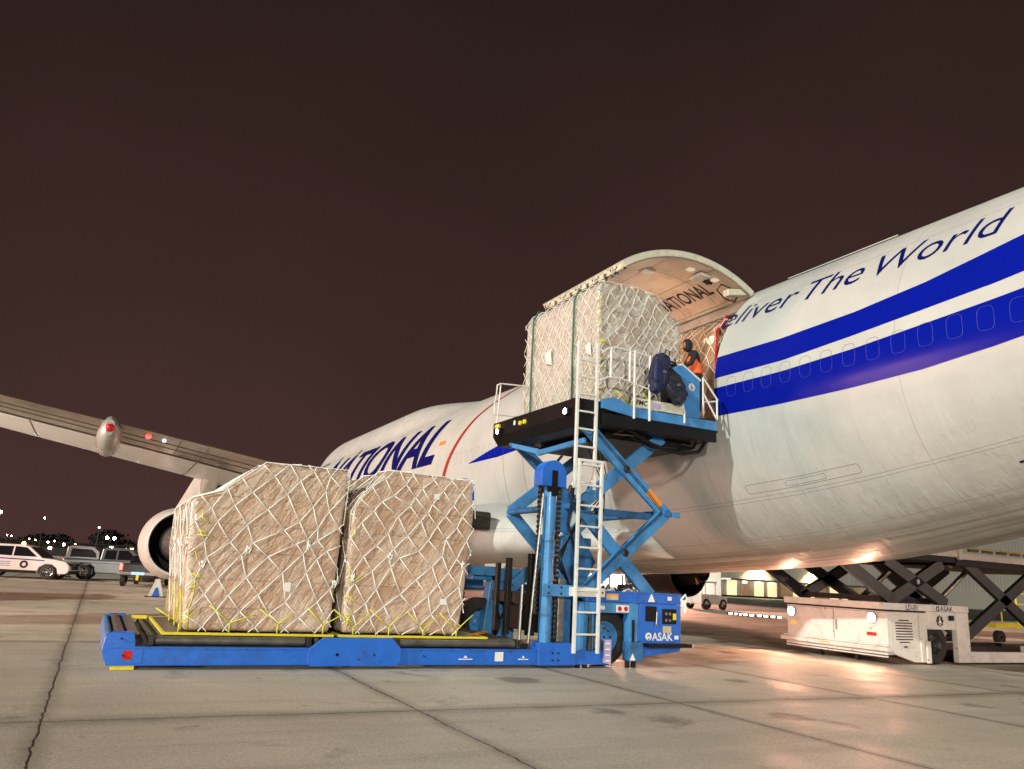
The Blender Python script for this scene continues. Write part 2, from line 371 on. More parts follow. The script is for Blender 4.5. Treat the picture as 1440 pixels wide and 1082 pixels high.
    can = N(1.1, (1, 1.6, 1), 3, .5)
    lowm = M('MULTIPLY_ADD', V, -.30, .25, True)
    h = M('ADD', M('MULTIPLY', can, 2.2), M('ADD', M('MULTIPLY', M('MULTIPLY', fr, M('ADD', N(2.2, (1, 1, 1), 2), -.15)), 1.1), M('MULTIPLY', strg, .10)))
    h = M('ADD', h, M('MULTIPLY', M('MULTIPLY', cre, lowm), .85)); h = M('SUBTRACT', h, M('MULTIPLY', lines, .4))
    bp = t.nodes.new('ShaderNodeBump'); bp.inputs['Strength'].default_value = .6; bp.inputs['Distance'].default_value = .010
    L(h, bp.inputs['Height']); L(bp.outputs[0], b.inputs['Normal'])
    return m
G['skin'] = skin_mat()
DY0, DY1 = .20, 3.62                    # cargo door opening, fore-aft
DV0, DV1 = -.82, 2.95                   # sill and hinge along the girth
def build_fuselage():
    ys = sorted(set([round(-30+.5*i, 3) for i in range(0, 80) if abs(-30+.5*i-DY0) > .1 and abs(-30+.5*i-DY1) > .15]+[DY0, DY1]+[10+.4*i for i in range(0, 70)]+[38+.25*i for i in range(0, 41)]+[48.19]))
    ys = [y for y in ys if y <= 48.2]
    half = math.pi*RF; vs_ = [-half+i*(2*half/140) for i in range(140)]
    vs_ = sorted([v for v in vs_ if abs(v-DV0) > .05 and abs(v-DV1) > .05]+[DV0, DV1]); n = len(vs_)
    me = bpy.data.meshes.new('fuselage'); V = []; F = []; uvs = []
    for y in ys:
        for v in vs_: V.append(surf(y, v))
    for i in range(len(ys)-1):
        ym = (ys[i]+ys[i+1])/2
        for k in range(n):
            v0 = vs_[k]; v1 = vs_[k+1] if k < n-1 else half; vm = (v0+v1)/2
            if DY0 < ym < DY1 and DV0 < vm < DV1: continue
            k2 = (k+1) % n
            F.append((i*n+k, i*n+k2, (i+1)*n+k2, (i+1)*n+k)); uvs.append([(ys[i], v0), (ys[i], v1), (ys[i+1], v1), (ys[i+1], v0)])
    F.append(tuple(range(n))); uvs.append([(ys[0], 0)]*n)
    me.from_pydata([tuple(p) for p in V], [], F)
    ul = me.uv_layers.new(name='UVMap')
    for p, q in zip(me.polygons, uvs):
        p.use_smooth = True
        for li, c in zip(p.loop_indices, q): ul.data[li].uv = c
    me.materials.append(G['skin']); o = bpy.data.objects.new('fuselage', me); S.collection.objects.link(o); attach(o, plane); return o
fus = build_fuselage()
def wrap_bm(bm, y0, v0, off=.006, du=.6, dv=.12, vfun=None):
    """lay a flat bmesh (x right, y up, metres) onto the left side: x runs aft from station y0, y runs up from girth v0"""
    for ax, st in ((0, du), (1, dv)):
        lo = min(v.co[ax] for v in bm.verts); hi = max(v.co[ax] for v in bm.verts); q = lo+st
        nrm = (1, 0, 0) if ax == 0 else (0, 1, 0)
        while q < hi:
            co = [0, 0, 0]; co[ax] = q
            bmesh.ops.bisect_plane(bm, geom=bm.verts[:]+bm.edges[:]+bm.faces[:], plane_co=co, plane_no=nrm, dist=1e-5); q += st
    for v in bm.verts:
        Y = y0-v.co.x; v.co = surf(Y, v0+v.co.y+(vfun(v.co.x) if vfun else 0), off)
    return bm
def wrap_text(body, ya, yb, v0, h, m, shear=.35, offset=0, name='lettering', off=.006, vfun=None):
    bm = fit(text_bm(body, 1, shear, offset), ya-yb, h); return bm_obj(wrap_bm(bm, ya, v0, off, vfun=vfun), name, m, plane)
def ang(a): return R(180-a)*RF
def band(name, top, bot, m, off=.005):
    """painted band between two (station, girth angle) polylines"""
    y0 = top[0][0]; y1 = top[-1][0]; n = max(2, int((abs(y0-y1))/.12)); vs = []; fs = []; K = 8
    t_ = sorted(top); b_ = sorted(bot)
    for i in range(n+1):
        y = y0+(y1-y0)*i/n; a, c = lerp(t_, y), lerp(b_, y)
        for j in range(K+1): vs.append(surf(y, ang(a+(c-a)*j/K), off))
    for i in range(n):
        for j in range(K): q = i*(K+1)+j; fs.append((q, q+1, q+K+2, q+K+1))
    o = MB().add(vs, fs).build(name, m, plane, smooth='all'); return o
band('blue_stripe', [(.19, 165.2), (-1.7, 165.6), (-3.5, 164.2), (-4.9, 161.4), (-5.8, 158.2), (-7, 153.5), (-10, 142)], [(.19, 174.3), (-1.8, 174.6), (-3.5, 172.8), (-4.9, 170.9), (-6.1, 169.2), (-7, 167.2), (-10, 160)], 'navy')
band('blue_stripe', [(.19, 178.4), (-1.8, 178.6), (-3.5, 177.4), (-4.9, 175.6), (-6.1, 173.9), (-7, 172.3), (-10, 166)], [(.19, 188.6), (-1.7, 189.6), (-3.4, 190.2), (-4.8, 190.2), (-6, 188.8), (-7, 186.8), (-10, 182)], 'navy')
band('blue_stripe', [(13.4, 184.0), (11.0, 178.2), (9.0, 173.6), (6, 169), (3.63, 165.2)], [(13.4, 184.3), (11.0, 184.2), (9.0, 182.6), (6, 179), (3.63, 174.3)], 'navy')
band('blue_stripe', [(8.2, 184.5), (6, 181), (3.63, 178.4)], [(8.2, 184.8), (6, 187), (3.63, 188.6)], 'navy')
def red_line():
    P = [(16.4, 200), (15.66, 185), (15.28, 178), (14.5, 163), (13.85, 151), (13.1, 142), (12.5, 136), (11.6, 124), (11, 110)]
    vs = []; fs = []; n = 60
    pts = []
    for i in range(n+1):
        a = 200-90*i/n; y = lerp(sorted([(q, p) for p, q in P]), a); pts.append((y, a))
    for y, a in pts: vs += [surf(y+.16, ang(a), .008), surf(y-.16, ang(a), .008)]
    fs = [(2*i, 2*i+1, 2*i+3, 2*i+2) for i in range(n)]
    MB().add(vs, fs).build('red_stripe', 'red', plane, smooth='all')
red_line()
wrap_text('eliver', .44, -1.76, ang(150.2), .60, 'navytext', .22, -.002)
wrap_text('The', -1.95, -3.40, ang(150.6), .62, 'navytext', .22, -.002)
wrap_text('World', -3.66, -6.14, ang(151.3), .62, 'navytext', .22, -.002)
wrap_text('NATIONAL', 35.8, 16.9, ang(179.3), 2.12, 'navytext', .52, .022, off=.03)
# windows (blanked) as thin raised outlines, and small real ones on the upper deck
def ring_on_skin(y, v, w, h, r=.0032, off=.003):
    pts = []
    for k in range(24):
        a = 2*math.pi*k/24; ca, sa = math.cos(a), math.sin(a); e_ = .55
        pts.append(surf(y+math.copysign(abs(ca)**e_, ca)*w/2, v+math.copysign(abs(sa)**e_, sa)*h/2, off))
    pts.append(pts[0]); pts.append(pts[1])
    return MB().tube(pts, r, 4, cap=False)
G['outline'] = mat('faded_window_outline', (.17, .17, .34), .5, 0, .1, 6)
for i in range(17): ring_on_skin(-.35-.508*i, .05, .27, .42).build('window_plug', 'outline', plane)
for i in range(13): ring_on_skin(8.6+.508*i, .05, .27, .42).build('window_plug', 'outline', plane)
for i in range(5): 
    mb = MB(); 
    y = 37.2+.5*i; mb.add([surf(y+.09, ang(142), .03), surf(y-.09, ang(142), .03), surf(y-.09, ang(137.5), .03), surf(y+.09, ang(137.5), .03)], [(0, 1, 2, 3)]); mb.build('upper_deck_window', 'glass', plane)
for y in (34.5, 30.6): MB().add([surf(y+.12, ang(141), .03), surf(y-.12, ang(141), .03), surf(y-.12, ang(135), .03), surf(y+.12, ang(135), .03)], [(0, 1, 2, 3)]).build('upper_deck_window', 'glass', plane)
# doors outlines on the skin (passenger door aft of the wing, lower access doors)
def outline_panel(name, y0, y1, v0, v1, r=.006, rad=.12):
    pts = []
    for (cy, cv, a0) in ((y1-rad, v1-rad, 0), (y0+rad, v1-rad, 90), (y0+rad, v0+rad, 180), (y1-rad, v0+rad, 270)):
        for k in range(5):
            a = R(a0+k*22.5); pts.append((cy+rad*math.cos(a), cv+rad*math.sin(a)))
    P = []
    for (a, b_) in zip(pts, pts[1:]+pts[:1]):
        n = max(1, int(math.dist(a, b_)/.15))
        for q in range(n): P.append(surf(a[0]+(b_[0]-a[0])*q/n, a[1]+(b_[1]-a[1])*q/n, .002))
    P += [P[0], P[1]]; MB().tube(P, r, 4, cap=False).build(name, G['seam'], plane)
G['seam'] = mat('dark_panel_gap', (.09, .08, .07), .7, 0, .1, 6)
outline_panel('access_door_outline', 9.2, 10.6, -2.9, .6, rad=.5)
outline_panel('access_door_outline', 7.4, 8.5, -3.1, -.7, rad=.4)
outline_panel('access_door_outline', -3.0, -.1, -2.18, -1.98, .003, .06)
outline_panel('access_door_outline', -2.2, -1.2, -2.14, -2.03, .0025, .03)
MB().add([surf(16.7, ang(166), .02), surf(16.1, ang(166), .02), surf(16.1, ang(163.2), .02), surf(16.7, ang(163.2), .02)], [(0, 1, 2, 3)]).build('placard', G['orange'], plane)
MB().add([surf(-5.6, -2.75, .004), surf(-5.72, -2.75, .004), surf(-5.72, -2.80, .004), surf(-5.6, -2.80, .004)], [(0, 1, 2, 3)]).build('drain_port', 'black', plane)
MB().add([surf(.7-.0, 2.6, .03) for _ in range(0)], []) if False else None
# thin antenna / rain gutter along the crown
MB().tube([surf(y, ang(117), .03) for y in (-.4, -1.4, -2.4, -3.3)], .012, 6).build('rain_gutter', 'skin', plane)

# cargo opening: frame, liner box and hold
G['liner'] = mat('hold_liner', (.52, .50, .46), .5, 0, .08, 6, .1, 20, dirt=(.2, .15, .1), dscale=3)
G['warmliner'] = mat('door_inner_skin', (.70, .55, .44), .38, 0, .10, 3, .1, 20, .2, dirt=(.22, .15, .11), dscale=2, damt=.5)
def opening():
    mb = MB()   # reveal: ring of quads going inward
    P = [(DY0, DV0+(DV1-DV0)*i/16) for i in range(17)]; Q = [(DY1, DV0+(DV1-DV0)*i/16) for i in range(17)]
    for L_ in (P, Q):
        for a, b_ in zip(L_, L_[1:]): mb.quad(surf(*a, .0), surf(*b_, .0), surf(*b_, -.22), surf(*a, -.22))
    for v in (DV0, DV1): mb.quad(surf(DY0, v), surf(DY1, v), surf(DY1, v, -.22), surf(DY0, v, -.22))
    mb.build('door_frame', 'liner', plane)
    m2 = MB()   # hold interior: curved liner, floor, end walls
    ring = [(CX+3.02*math.cos(R(a)), CZ+3.02*math.sin(R(a))) for a in range(-14, 195, 8)]
    n = len(ring); y0, y1 = -3.2, 7.5
    for (x0, z0), (x1, z1) in zip(ring, ring[1:]):
        am = math.degrees(math.atan2((z0+z1)/2-CZ, (x0+x1)/2-CX)) % 360; 
        segs = [(y0, DY0), (DY1, y1)] if am > 128 and am < 197 else [(y0, y1)]
        for a, b_ in segs: m2.quad((x0, a, z0), (x1, a, z1), (x1, b_, z1), (x0, b_, z0))
    m2.quad((10.9, y0, 4.98), (16.9, y0, 4.98), (16.9, y1, 4.98), (10.9, y1, 4.98))
    m2.add([(x, y0, z) for x, z in ring], [tuple(range(n))]); m2.add([(x, y1, z) for x, z in ring], [tuple(range(n))])
    m2.build('hold_lining', 'liner', plane)
    m3 = MB()
    for i in range(8): 
        y = DY0+.1+i*.45; m3.box(11.75, 11.9, y, y+.10, 7.62, 7.70)
    for k in range(5): m3.tube([(CX+2.93*math.cos(R(132-7*k)), -2.5, CZ+2.93*math.sin(R(132-7*k))), (CX+2.93*math.cos(R(132-7*k)), 7, CZ+2.93*math.sin(R(132-7*k)))], .02, 6)
    m3.build('ceiling_rail', 'steel', plane)
opening()
lamp('POINT', 'hold_lamp', (11.6, 1.1, 7.7), 170, (1, .50, .24), .12)
lamp('POINT', 'added_door_fill', (10.35, 1.9, 7.75), 34, (1, .72, .50), .2)  # added fill for the raised door's inner face, no fixture
lamp('POINT', 'hold_lamp', (13.6, 3.4, 7.9), 30, (1, .52, .26), .12)

# raised cargo door
def cargo_door():
    H = Vector((11.88, 0, 8.40)); rd = 3.42; span = R(68)       # hinge, shell radius, arc
    # chord from hinge to free edge
    T = Vector((8.10, 0, 8.30)); ch = T-H; c = ch.length; mid = (H+T)/2; up = Vector((-ch.z, 0, ch.x)).normalized()
    if up.z < 0: up = -up
    half = math.asin(min(1, c/2/rd)); ctr = mid-up*(rd*math.cos(half))
    a0 = math.atan2(H.z-ctr.z, H.x-ctr.x); a1 = math.atan2(T.z-ctr.z, T.x-ctr.x)
    def P(s, y, off=0):
        a = a0+(a1-a0)*s; return Vector((ctr.x+(rd+off)*math.cos(a), y, ctr.z+(rd+off)*math.sin(a)))
    n = 28; ya, yb = .16, 3.66
    def slab(name, o0, o1, y0, y1, m, s0=0, s1=1, par=None, bevel=0):
        mb = MB(); vs = []
        for i in range(n+1):
            s = s0+(s1-s0)*i/n
            vs += [P(s, y0, o0), P(s, y1, o0), P(s, y1, o1), P(s, y0, o1)]
        fs = [(4*i+k, 4*i+(k+1) % 4, 4*i+4+(k+1) % 4, 4*i+4+k) for i in range(n) for k in range(4)]+[(0, 1, 2, 3), (4*n+3, 4*n+2, 4*n+1, 4*n)]
        return mb.add(vs, fs).build(name, m, par or plane, bevel=bevel, smooth=True)
    door = slab('cargo_door', -.02, .0, ya, yb, 'skin')
    # edge beams
    slab('door_edge_beam', -.15, -.022, ya, ya+.05, G['cream_edge'], par=door); slab('door_edge_beam', -.15, -.022, yb-.05, yb, G['cream_edge'], par=door)
    slab('door_edge_beam', -.145, -.022, ya+.052, yb-.052, G['cream_edge'], 0, .02, door); slab('door_edge_beam', -.145, -.022, ya+.052, yb-.052, G['cream_edge'], .98, 1, door)
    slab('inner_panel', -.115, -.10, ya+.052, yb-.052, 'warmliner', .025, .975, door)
    # seal running round the aft edge
    MB().tube([P(i/20, ya+.02, -.16) for i in range(21)], .022, 6).build('door_seal', G['steel'], door)
    # latch strip along the free edge
    ls = MB(); k = 0; y = ya+.1
    while y < yb-.2:
        q = P(.985, y, -.13); ls.box(q.x-.10, q.x+.05, y, y+.20, q.z-.10, q.z+.02)
        ls.box(q.x-.13, q.x-.02, y+.20, y+.27, q.z-.03, q.z+.05); y += .36
    ls.build('latch', G['cream_edge'], door, bevel=.012)
    l2 = MB(); q = P(1, 0, -.06); l2.tube([(q.x+.06, ya+.05, q.z-.10), (q.x+.06, yb-.05, q.z-.10)], .022, 6)
    for j in range(14): l2.tube([(q.x-.03, ya+.25+j*.24, q.z-.02), (q.x+.07, ya+.30+j*.24, q.z-.17)], .014, 5)
    l2.build('latch_rod', 'dark', door)
    # trims on the inner panel
    tr = MB()
    for s in (.30, .62): 
        vs = [P(s, ya+.06, -.119), P(s, yb-.06, -.119), P(s+.004, yb-.06, -.119), P(s+.004, ya+.06, -.119)]; tr.quad(*vs)
    for yy in (1.25, 2.4):
        for i in range(20): tr.quad(P(.04+i*.045, yy, -.119), P(.04+i*.045, yy+.012, -.119), P(.085+i*.045, yy+.012, -.119), P(.085+i*.045, yy, -.119))
    tr.build('panel_joint', G['seam'], door)
    for (s, yy, w) in ((.30, .75, .42), (.62, 1.2, .25)):
        q = P(s, yy, -.17); MB().box(q.x-.16, q.x+.16, yy-w/2, yy+w/2, q.z-.02, q.z+.05).build('light_housing', 'white', door, bevel=.02)
    for (s, yy) in ((.22, .55), (.40, .62)):
        q = P(s, yy, -.15); MB().box(q.x-.10, q.x+.06, yy-.07, yy+.07, q.z-.03, q.z+.02).build('door_lamp', G['lampwarm'], door, bevel=.01)
    # hinge fairing & actuator with a loose cable near the hinge
    hp = P(.03, .3, -.2); MB().bar((hp.x+.1, .32, hp.z+.1), (hp.x-.5, .36, hp.z-.02), .20, .16).build('door_actuator', 'cream_edge', door, bevel=.02)
    MB().tube([(hp.x-.42, .28, hp.z+.10), (hp.x-.72, .26, hp.z+.12), (hp.x-.86, .26, hp.z-.05), (hp.x-.62, .25, hp.z-.22), (hp.x-.30, .28, hp.z-.22), (hp.x-.2, .30, hp.z-.08)], .016, 6).build('cable', 'black', door)
    # lettering along the door, read from below: x runs aft, up is towards the free edge
    bm = fit(text_bm('NATIONAL', 1, .10, .016), 1.95, .50)
    L_ = rd*abs(a1-a0)
    for ax, st in ((1, .1),):
        q = .1
        while q < .56: bmesh.ops.bisect_plane(bm, geom=bm.verts[:]+bm.edges[:]+bm.faces[:], plane_co=(0, q, 0), plane_no=(0, 1, 0)); q += .1
    for v in bm.verts: v.co = P(.115+v.co.y/L_, 2.93-v.co.x, -.121)
    bm_obj(bm, 'lettering', 'decalk', door)
    bm = bmesh.new(); c0 = (.80, .135+.36/L_)
    vs = [bm.verts.new(P(c0[1]+(.15 if k % 2 else .10)*math.sin(k*math.pi/6)/L_, c0[0]+(.15 if k % 2 else .10)*math.cos(k*math.pi/6), -.121)) for k in range(12)]; bm.faces.new(vs)
    bm_obj(bm, 'emblem', 'decalk', door)
G['cream_edge'] = mat('primer_cream_edge', (.62, .60, .47), .45, 0, .1, 6, .1, 30, dirt=(.2, .18, .12), dscale=5)
G['lampwarm'] = emis('warm_lamp', (1, .80, .55), .7)
cargo_door()

def body_fairing():
    ys = [4.0+.6*i for i in range(36)]; vs = []; fs = []; uv = []; n = 48
    for y in ys:
        k = smooth01((y-4.0)/7.5)*(1-smooth01((y-20)/5.5)); w = 2.3+2.55*k; zt = 3.0+1.0*k; zb = 2.2-.44*k; zc = (zt+zb)/2; h = (zt-zb)/2
        for j in range(n):
            a = 2*math.pi*j/n; c, q = math.cos(a), math.sin(a); e_ = .62
            vs.append((CX+w*math.copysign(abs(c)**e_, c), y, zc+h*math.copysign(abs(q)**e_, q)))
    for i in range(len(ys)-1):
        for j in range(n): fs.append((i*n+j, i*n+(j+1) % n, (i+1)*n+(j+1) % n, (i+1)*n+j))
    fs += [tuple(range(n)), tuple((len(ys)-1)*n+j for j in range(n))]
    o = MB().add(vs, fs).build('body_fairing', 'skin', plane, smooth='all'); me = o.data; ul = me.uv_layers.new(name='UVMap')
    for li in range(len(me.loops)):
        p = me.vertices[me.loops[li].vertex_index].co; ul.data[li].uv = (p.y, p.z-5.2)
body_fairing()
# wings --------------------------------------------------------------
G['wing'] = mat('polished_wing_skin', (.55, .49, .41), .22, .75, .10, 1.2, .12, 3, .2, dirt=(.10, .085, .06), dscale=1.0, damt=.6)
G['podgrey'] = mat('grey_fairing_paint', (.36, .36, .33), .25, .3, .15, 3)
G['wingw'] = mat('wing_leading_edge_paint', (.66, .66, .64), .35, 0, .06, 2, .05, 5, .2)
def wing_z(X): return 3.1+.105*(10.65-X)
def wing_te(X): return lerp([(-19, 1.8), (-3.2, 5.7), (-.5, 6.25), (2.1, 6.95), (8.6, 8.6), (12, 9.4)], X)
def wing_le(X): return lerp([(-19, 2.0+2.0), (-3.7, 11.2), (1.2, 14.2), (12, 22.4)], X) if X > -3.7 else 11.2-(-3.7-X)*.52
def wing(side):
    M_ = (lambda X: X) if side > 0 else (lambda X: 2*CX-X)
    prof = [(0, .0), (.04, -.004), (.25, -.010), (.45, -.015), (.72, -.017), (.9, -.010), (1, .022), (.985, .045), (.9, .055), (.6, .055), (.3, .035), (.05, .010)]  # chord fraction from TE, thickness/chord
    nb = 40; vs = []; fs = []; np_ = len(prof)
    for i in range(nb+1):
        X = -18+(12.4+18)*i/nb; te, le = wing_te(X), wing_le(X); c = le-te
        for t, h in prof: vs.append((M_(X), te+c*t, wing_z(X)+h*c))
    for i in range(nb):
        for k in range(np_): fs.append((i*np_+k, i*np_+(k+1) % np_, (i+1)*np_+(k+1) % np_, (i+1)*np_+k))
    fs += [tuple(range(np_)), tuple(nb*np_+k for k in range(np_))]
    mb = MB().add(vs, fs); w = mb.build('wing', 'wing', plane, smooth=True)
    # pale leading-edge slat panels laid a hair below the lower skin
    m2 = MB()
    for i in range(nb):
        X0 = -18+30.4*i/nb; X1 = X0+30.4/nb
        if i % 5 == 4: X1 -= .04
        row = []
        for X in (X0, X1):
            te, le = wing_te(X), wing_le(X); c = le-te
            row.append([(M_(X), te+c*t, wing_z(X)+h*c-.012) for t, h in ((.36, -.0128), (.5, -.0155), (.72, -.017), (.9, -.010), (1.003, .022))])
        for a in range(4): m2.quad(row[0][a], row[1][a], row[1][a+1], row[0][a+1])
    m2.build('leading_edge_slat', 'wingw', w, smooth='all')
    # flap gap seams
    m3 = MB()
    for tf in (.13, .22, .34):
        pts = []
        for i in range(24):
            X = -17+28*i/23; c = wing_le(X)-wing_te(X); hh = lerp([(t, h) for t, h in prof[:7]], tf)
            pts.append((M_(X), wing_te(X)+c*tf, wing_z(X)+hh*c-.006))
        m3.tube(pts, .006, 4)
    for X in (-5.5, -.95, .35, 1.0, 3.5, 6.5):
        c = wing_le(X)-wing_te(X); m3.tube([(M_(X), wing_te(X)+c*t, wing_z(X)+lerp([(a, h) for a, h in prof[:7]], t)*c-.006) for t in (.02, .13, .25, .40)], .008, 4)
    m3.build('flap_gap', G['seam'], w)
    # flap track fairings
    for X, L_ in ((-1.15, 3.1), (4.8, 3.6), (-8.5, 3.2)):
        y0 = wing_te(X)-.5; z0 = wing_z(X); mb = MB(); st = []
        for (t, wd, dn, tp) in ((0, .09, -.36, -.02), (.05, .17, -.52, .08), (.22, .25, -.64, .06), (.5, .26, -.66, .0), (.8, .2, -.5, -.10), (1, .05, -.30, -.20)):
            st.append([(M_(X)+wd*math.sin(2*math.pi*k/14), y0+L_*t, z0+(dn+tp)/2+(tp-dn)/2*math.cos(2*math.pi*k/14)) for k in range(14)])
        mb.add([p for r_ in st for p in r_], [(i*14+k, i*14+(k+1) % 14, i*14+14+(k+1) % 14, i*14+14+k) for i in range(5) for k in range(14)]+[tuple(range(14))])
        fo = mb.build('flap_track_fairing', G['podgrey'], w, smooth=True)
        if X == -1.15 and side > 0:
            MB().lathe([(-.08, .001), (-.07, .05), (-.03, .09), (0, .10), (.05, .10)], (X, y0+.02, z0-.20), n=20).build('red_cap', 'red2', fo, smooth=True)
    return w
W0 = wing(1); wing(-1)
MB().lathe([(-.05, .01), (-.04, .05), (.02, .06)], (-.35, wing_te(-.35)+.55, wing_z(-.35)-.05), 'Z', 12).build('red_wing_reflection', emis('red_reflection_glow', (1, .05, .05), 5), W0)  # red reflection on the polished wing, made as a glowing bead
MB().lathe([(-.04, .01), (-.03, .04), (.02, .05)], (0, wing_te(0)+.55, wing_z(0)-.05), 'Z', 12).build('white_wing_reflection', emis('pale_blue_reflection_glow', (.5, .6, 1), 2.5), W0)  # bluish reflection on the wing, likewise a glowing bead
# pylon + engines
G['nac'] = mat('nacelle_paint', (.66, .65, .62), .35, 0, .05, 3, .05, 8, .2, dirt=(.3, .25, .2), dscale=2)
G['shadednac'] = mat('shaded_engine_cowl', (.012, .010, .009), .4, 0, .2, 3)  # right engine's unlit look put into a near-black cowl colour
def engine(x, y, z, m='nac'):
    e0 = MB().lathe([(0, 1.16), (.02, 1.24), (.9, 1.36), (2.2, 1.43), (3.2, 1.36), (3.6, 1.22), (3.62, 1.12), (3.2, 1.08), (.5, 1.10), (0, 1.16)], (x, y, z), n=48).build('engine', m, plane, smooth=True)
    MB().lathe([(.015, 1.155), (.03, 1.135), (1.6, 1.05), (1.62, .80), (.42, .80)], (x, y, z), n=48).build('fan_duct', 'black', e0, smooth=True)
    MB().lathe([(-1.1, .40), (-1.1, .46), (-.3, .64), (.5, .76)], (x, y, z), n=48).build('core_cowl', 'steel' if m == 'nac' else 'black', e0, smooth=True)  # shaded engine gets a black core for the same unlit look
    MB().lathe([(-1.6, .02), (-1.2, .2), (-.8, .34)], (x, y, z), n=24).build('exhaust_plug', 'dark', e0, smooth=True)
    MB().lathe([(-1.0, .47), (-.6, .50), (-.5, .30)], (x, y, z), n=32).build('exhaust_nozzle', 'black', e0, smooth=True)
    MB().lathe([(3.0, .05), (3.05, 1.1)], (x, y, z), n=32).build('fan', 'dark', e0)
    return e0
engine(1.82, 20.0, 2.08); engine(25.9, 19.3, 2.2, 'shadednac'); engine(-8.5, 15.5, 2.6)
for x, y0, y1, z, zt in ((1.85, 13.2, 23.2, 2.9, 4.25), (25.9, 13.2, 22.6, 2.9, 4.25)):
    MB().prism([(y0, zt+.15), (y0-.4, zt-.25), (y0+2.2, zt-1.25), (y0+6.5, z+.1), (y1, z+.2), (y1-.6, z+.75), (y0+3, zt+.15)], 'X', x-.22, x+.22).build('engine_pylon', 'nac', plane, bevel=.08)
MB().tube([(25.3, 18.4, 2.9), (25.65, 18.3, 1.6)], .06, 6).build('warning_streamer', 'orange', plane)
# belly fairing, landing gear
G['tyre'] = G['rubber']
def gear(x, y):
    leg = MB().tube([(x, y+.2, 2.5), (x, y, .75)], .13, 12).tube([(x, y-.75, .64), (x, y+.75, .64)], .09, 10).tube([(x, y+.2, 2.2), (x, y+1.0, 2.6)], .07).build('landing_gear_leg', 'steel', plane, smooth=True)
    for dx in (-.52, .52):
        for dy in (-.74, .74):
            MB().lathe([(-.2, .3), (-.22, .5), (-.17, .60), (0, .62), (.17, .60), (.22, .5), (.2, .3)], (x+dx, y+dy, .62), 'X', 24).build('wheel', 'rubber', leg, smooth=True)
            MB().lathe([(-.12, .02), (-.16, .30), (.16, .30), (.12, .02)], (x+dx, y+dy, .62), 'X', 16).build('wheel_hub', 'steel', leg, smooth=True)
gear(12.0, 9.5); gear(15.2, 9.5); gear(8.9, 12.5)
MB().add([(9.5, 9.0, 1.85), (10.2, 9.0, 1.9), (9.9, 9.1, 1.35), (9.3, 9.1, 1.3)], [(0, 1, 2, 3)]).add([(9.5, 9.06, 1.85), (10.2, 9.06, 1.9), (9.9, 9.16, 1.35), (9.3, 9.16, 1.3)], [(0, 3, 2, 1)]).build('gear_door', 'wingw', plane)
MB().box(8.7, 9.55, 8.9, 9.6, 2.85, 3.40).build('flap_end', 'dark', plane, bevel=.08)
MB().prism([(-26, 9.0), (-29.5, 19), (-27.2, 19), (-17, 9.0)], 'X', CX-.25, CX+.25).build('tail_fin', 'navy', plane, bevel=.05)

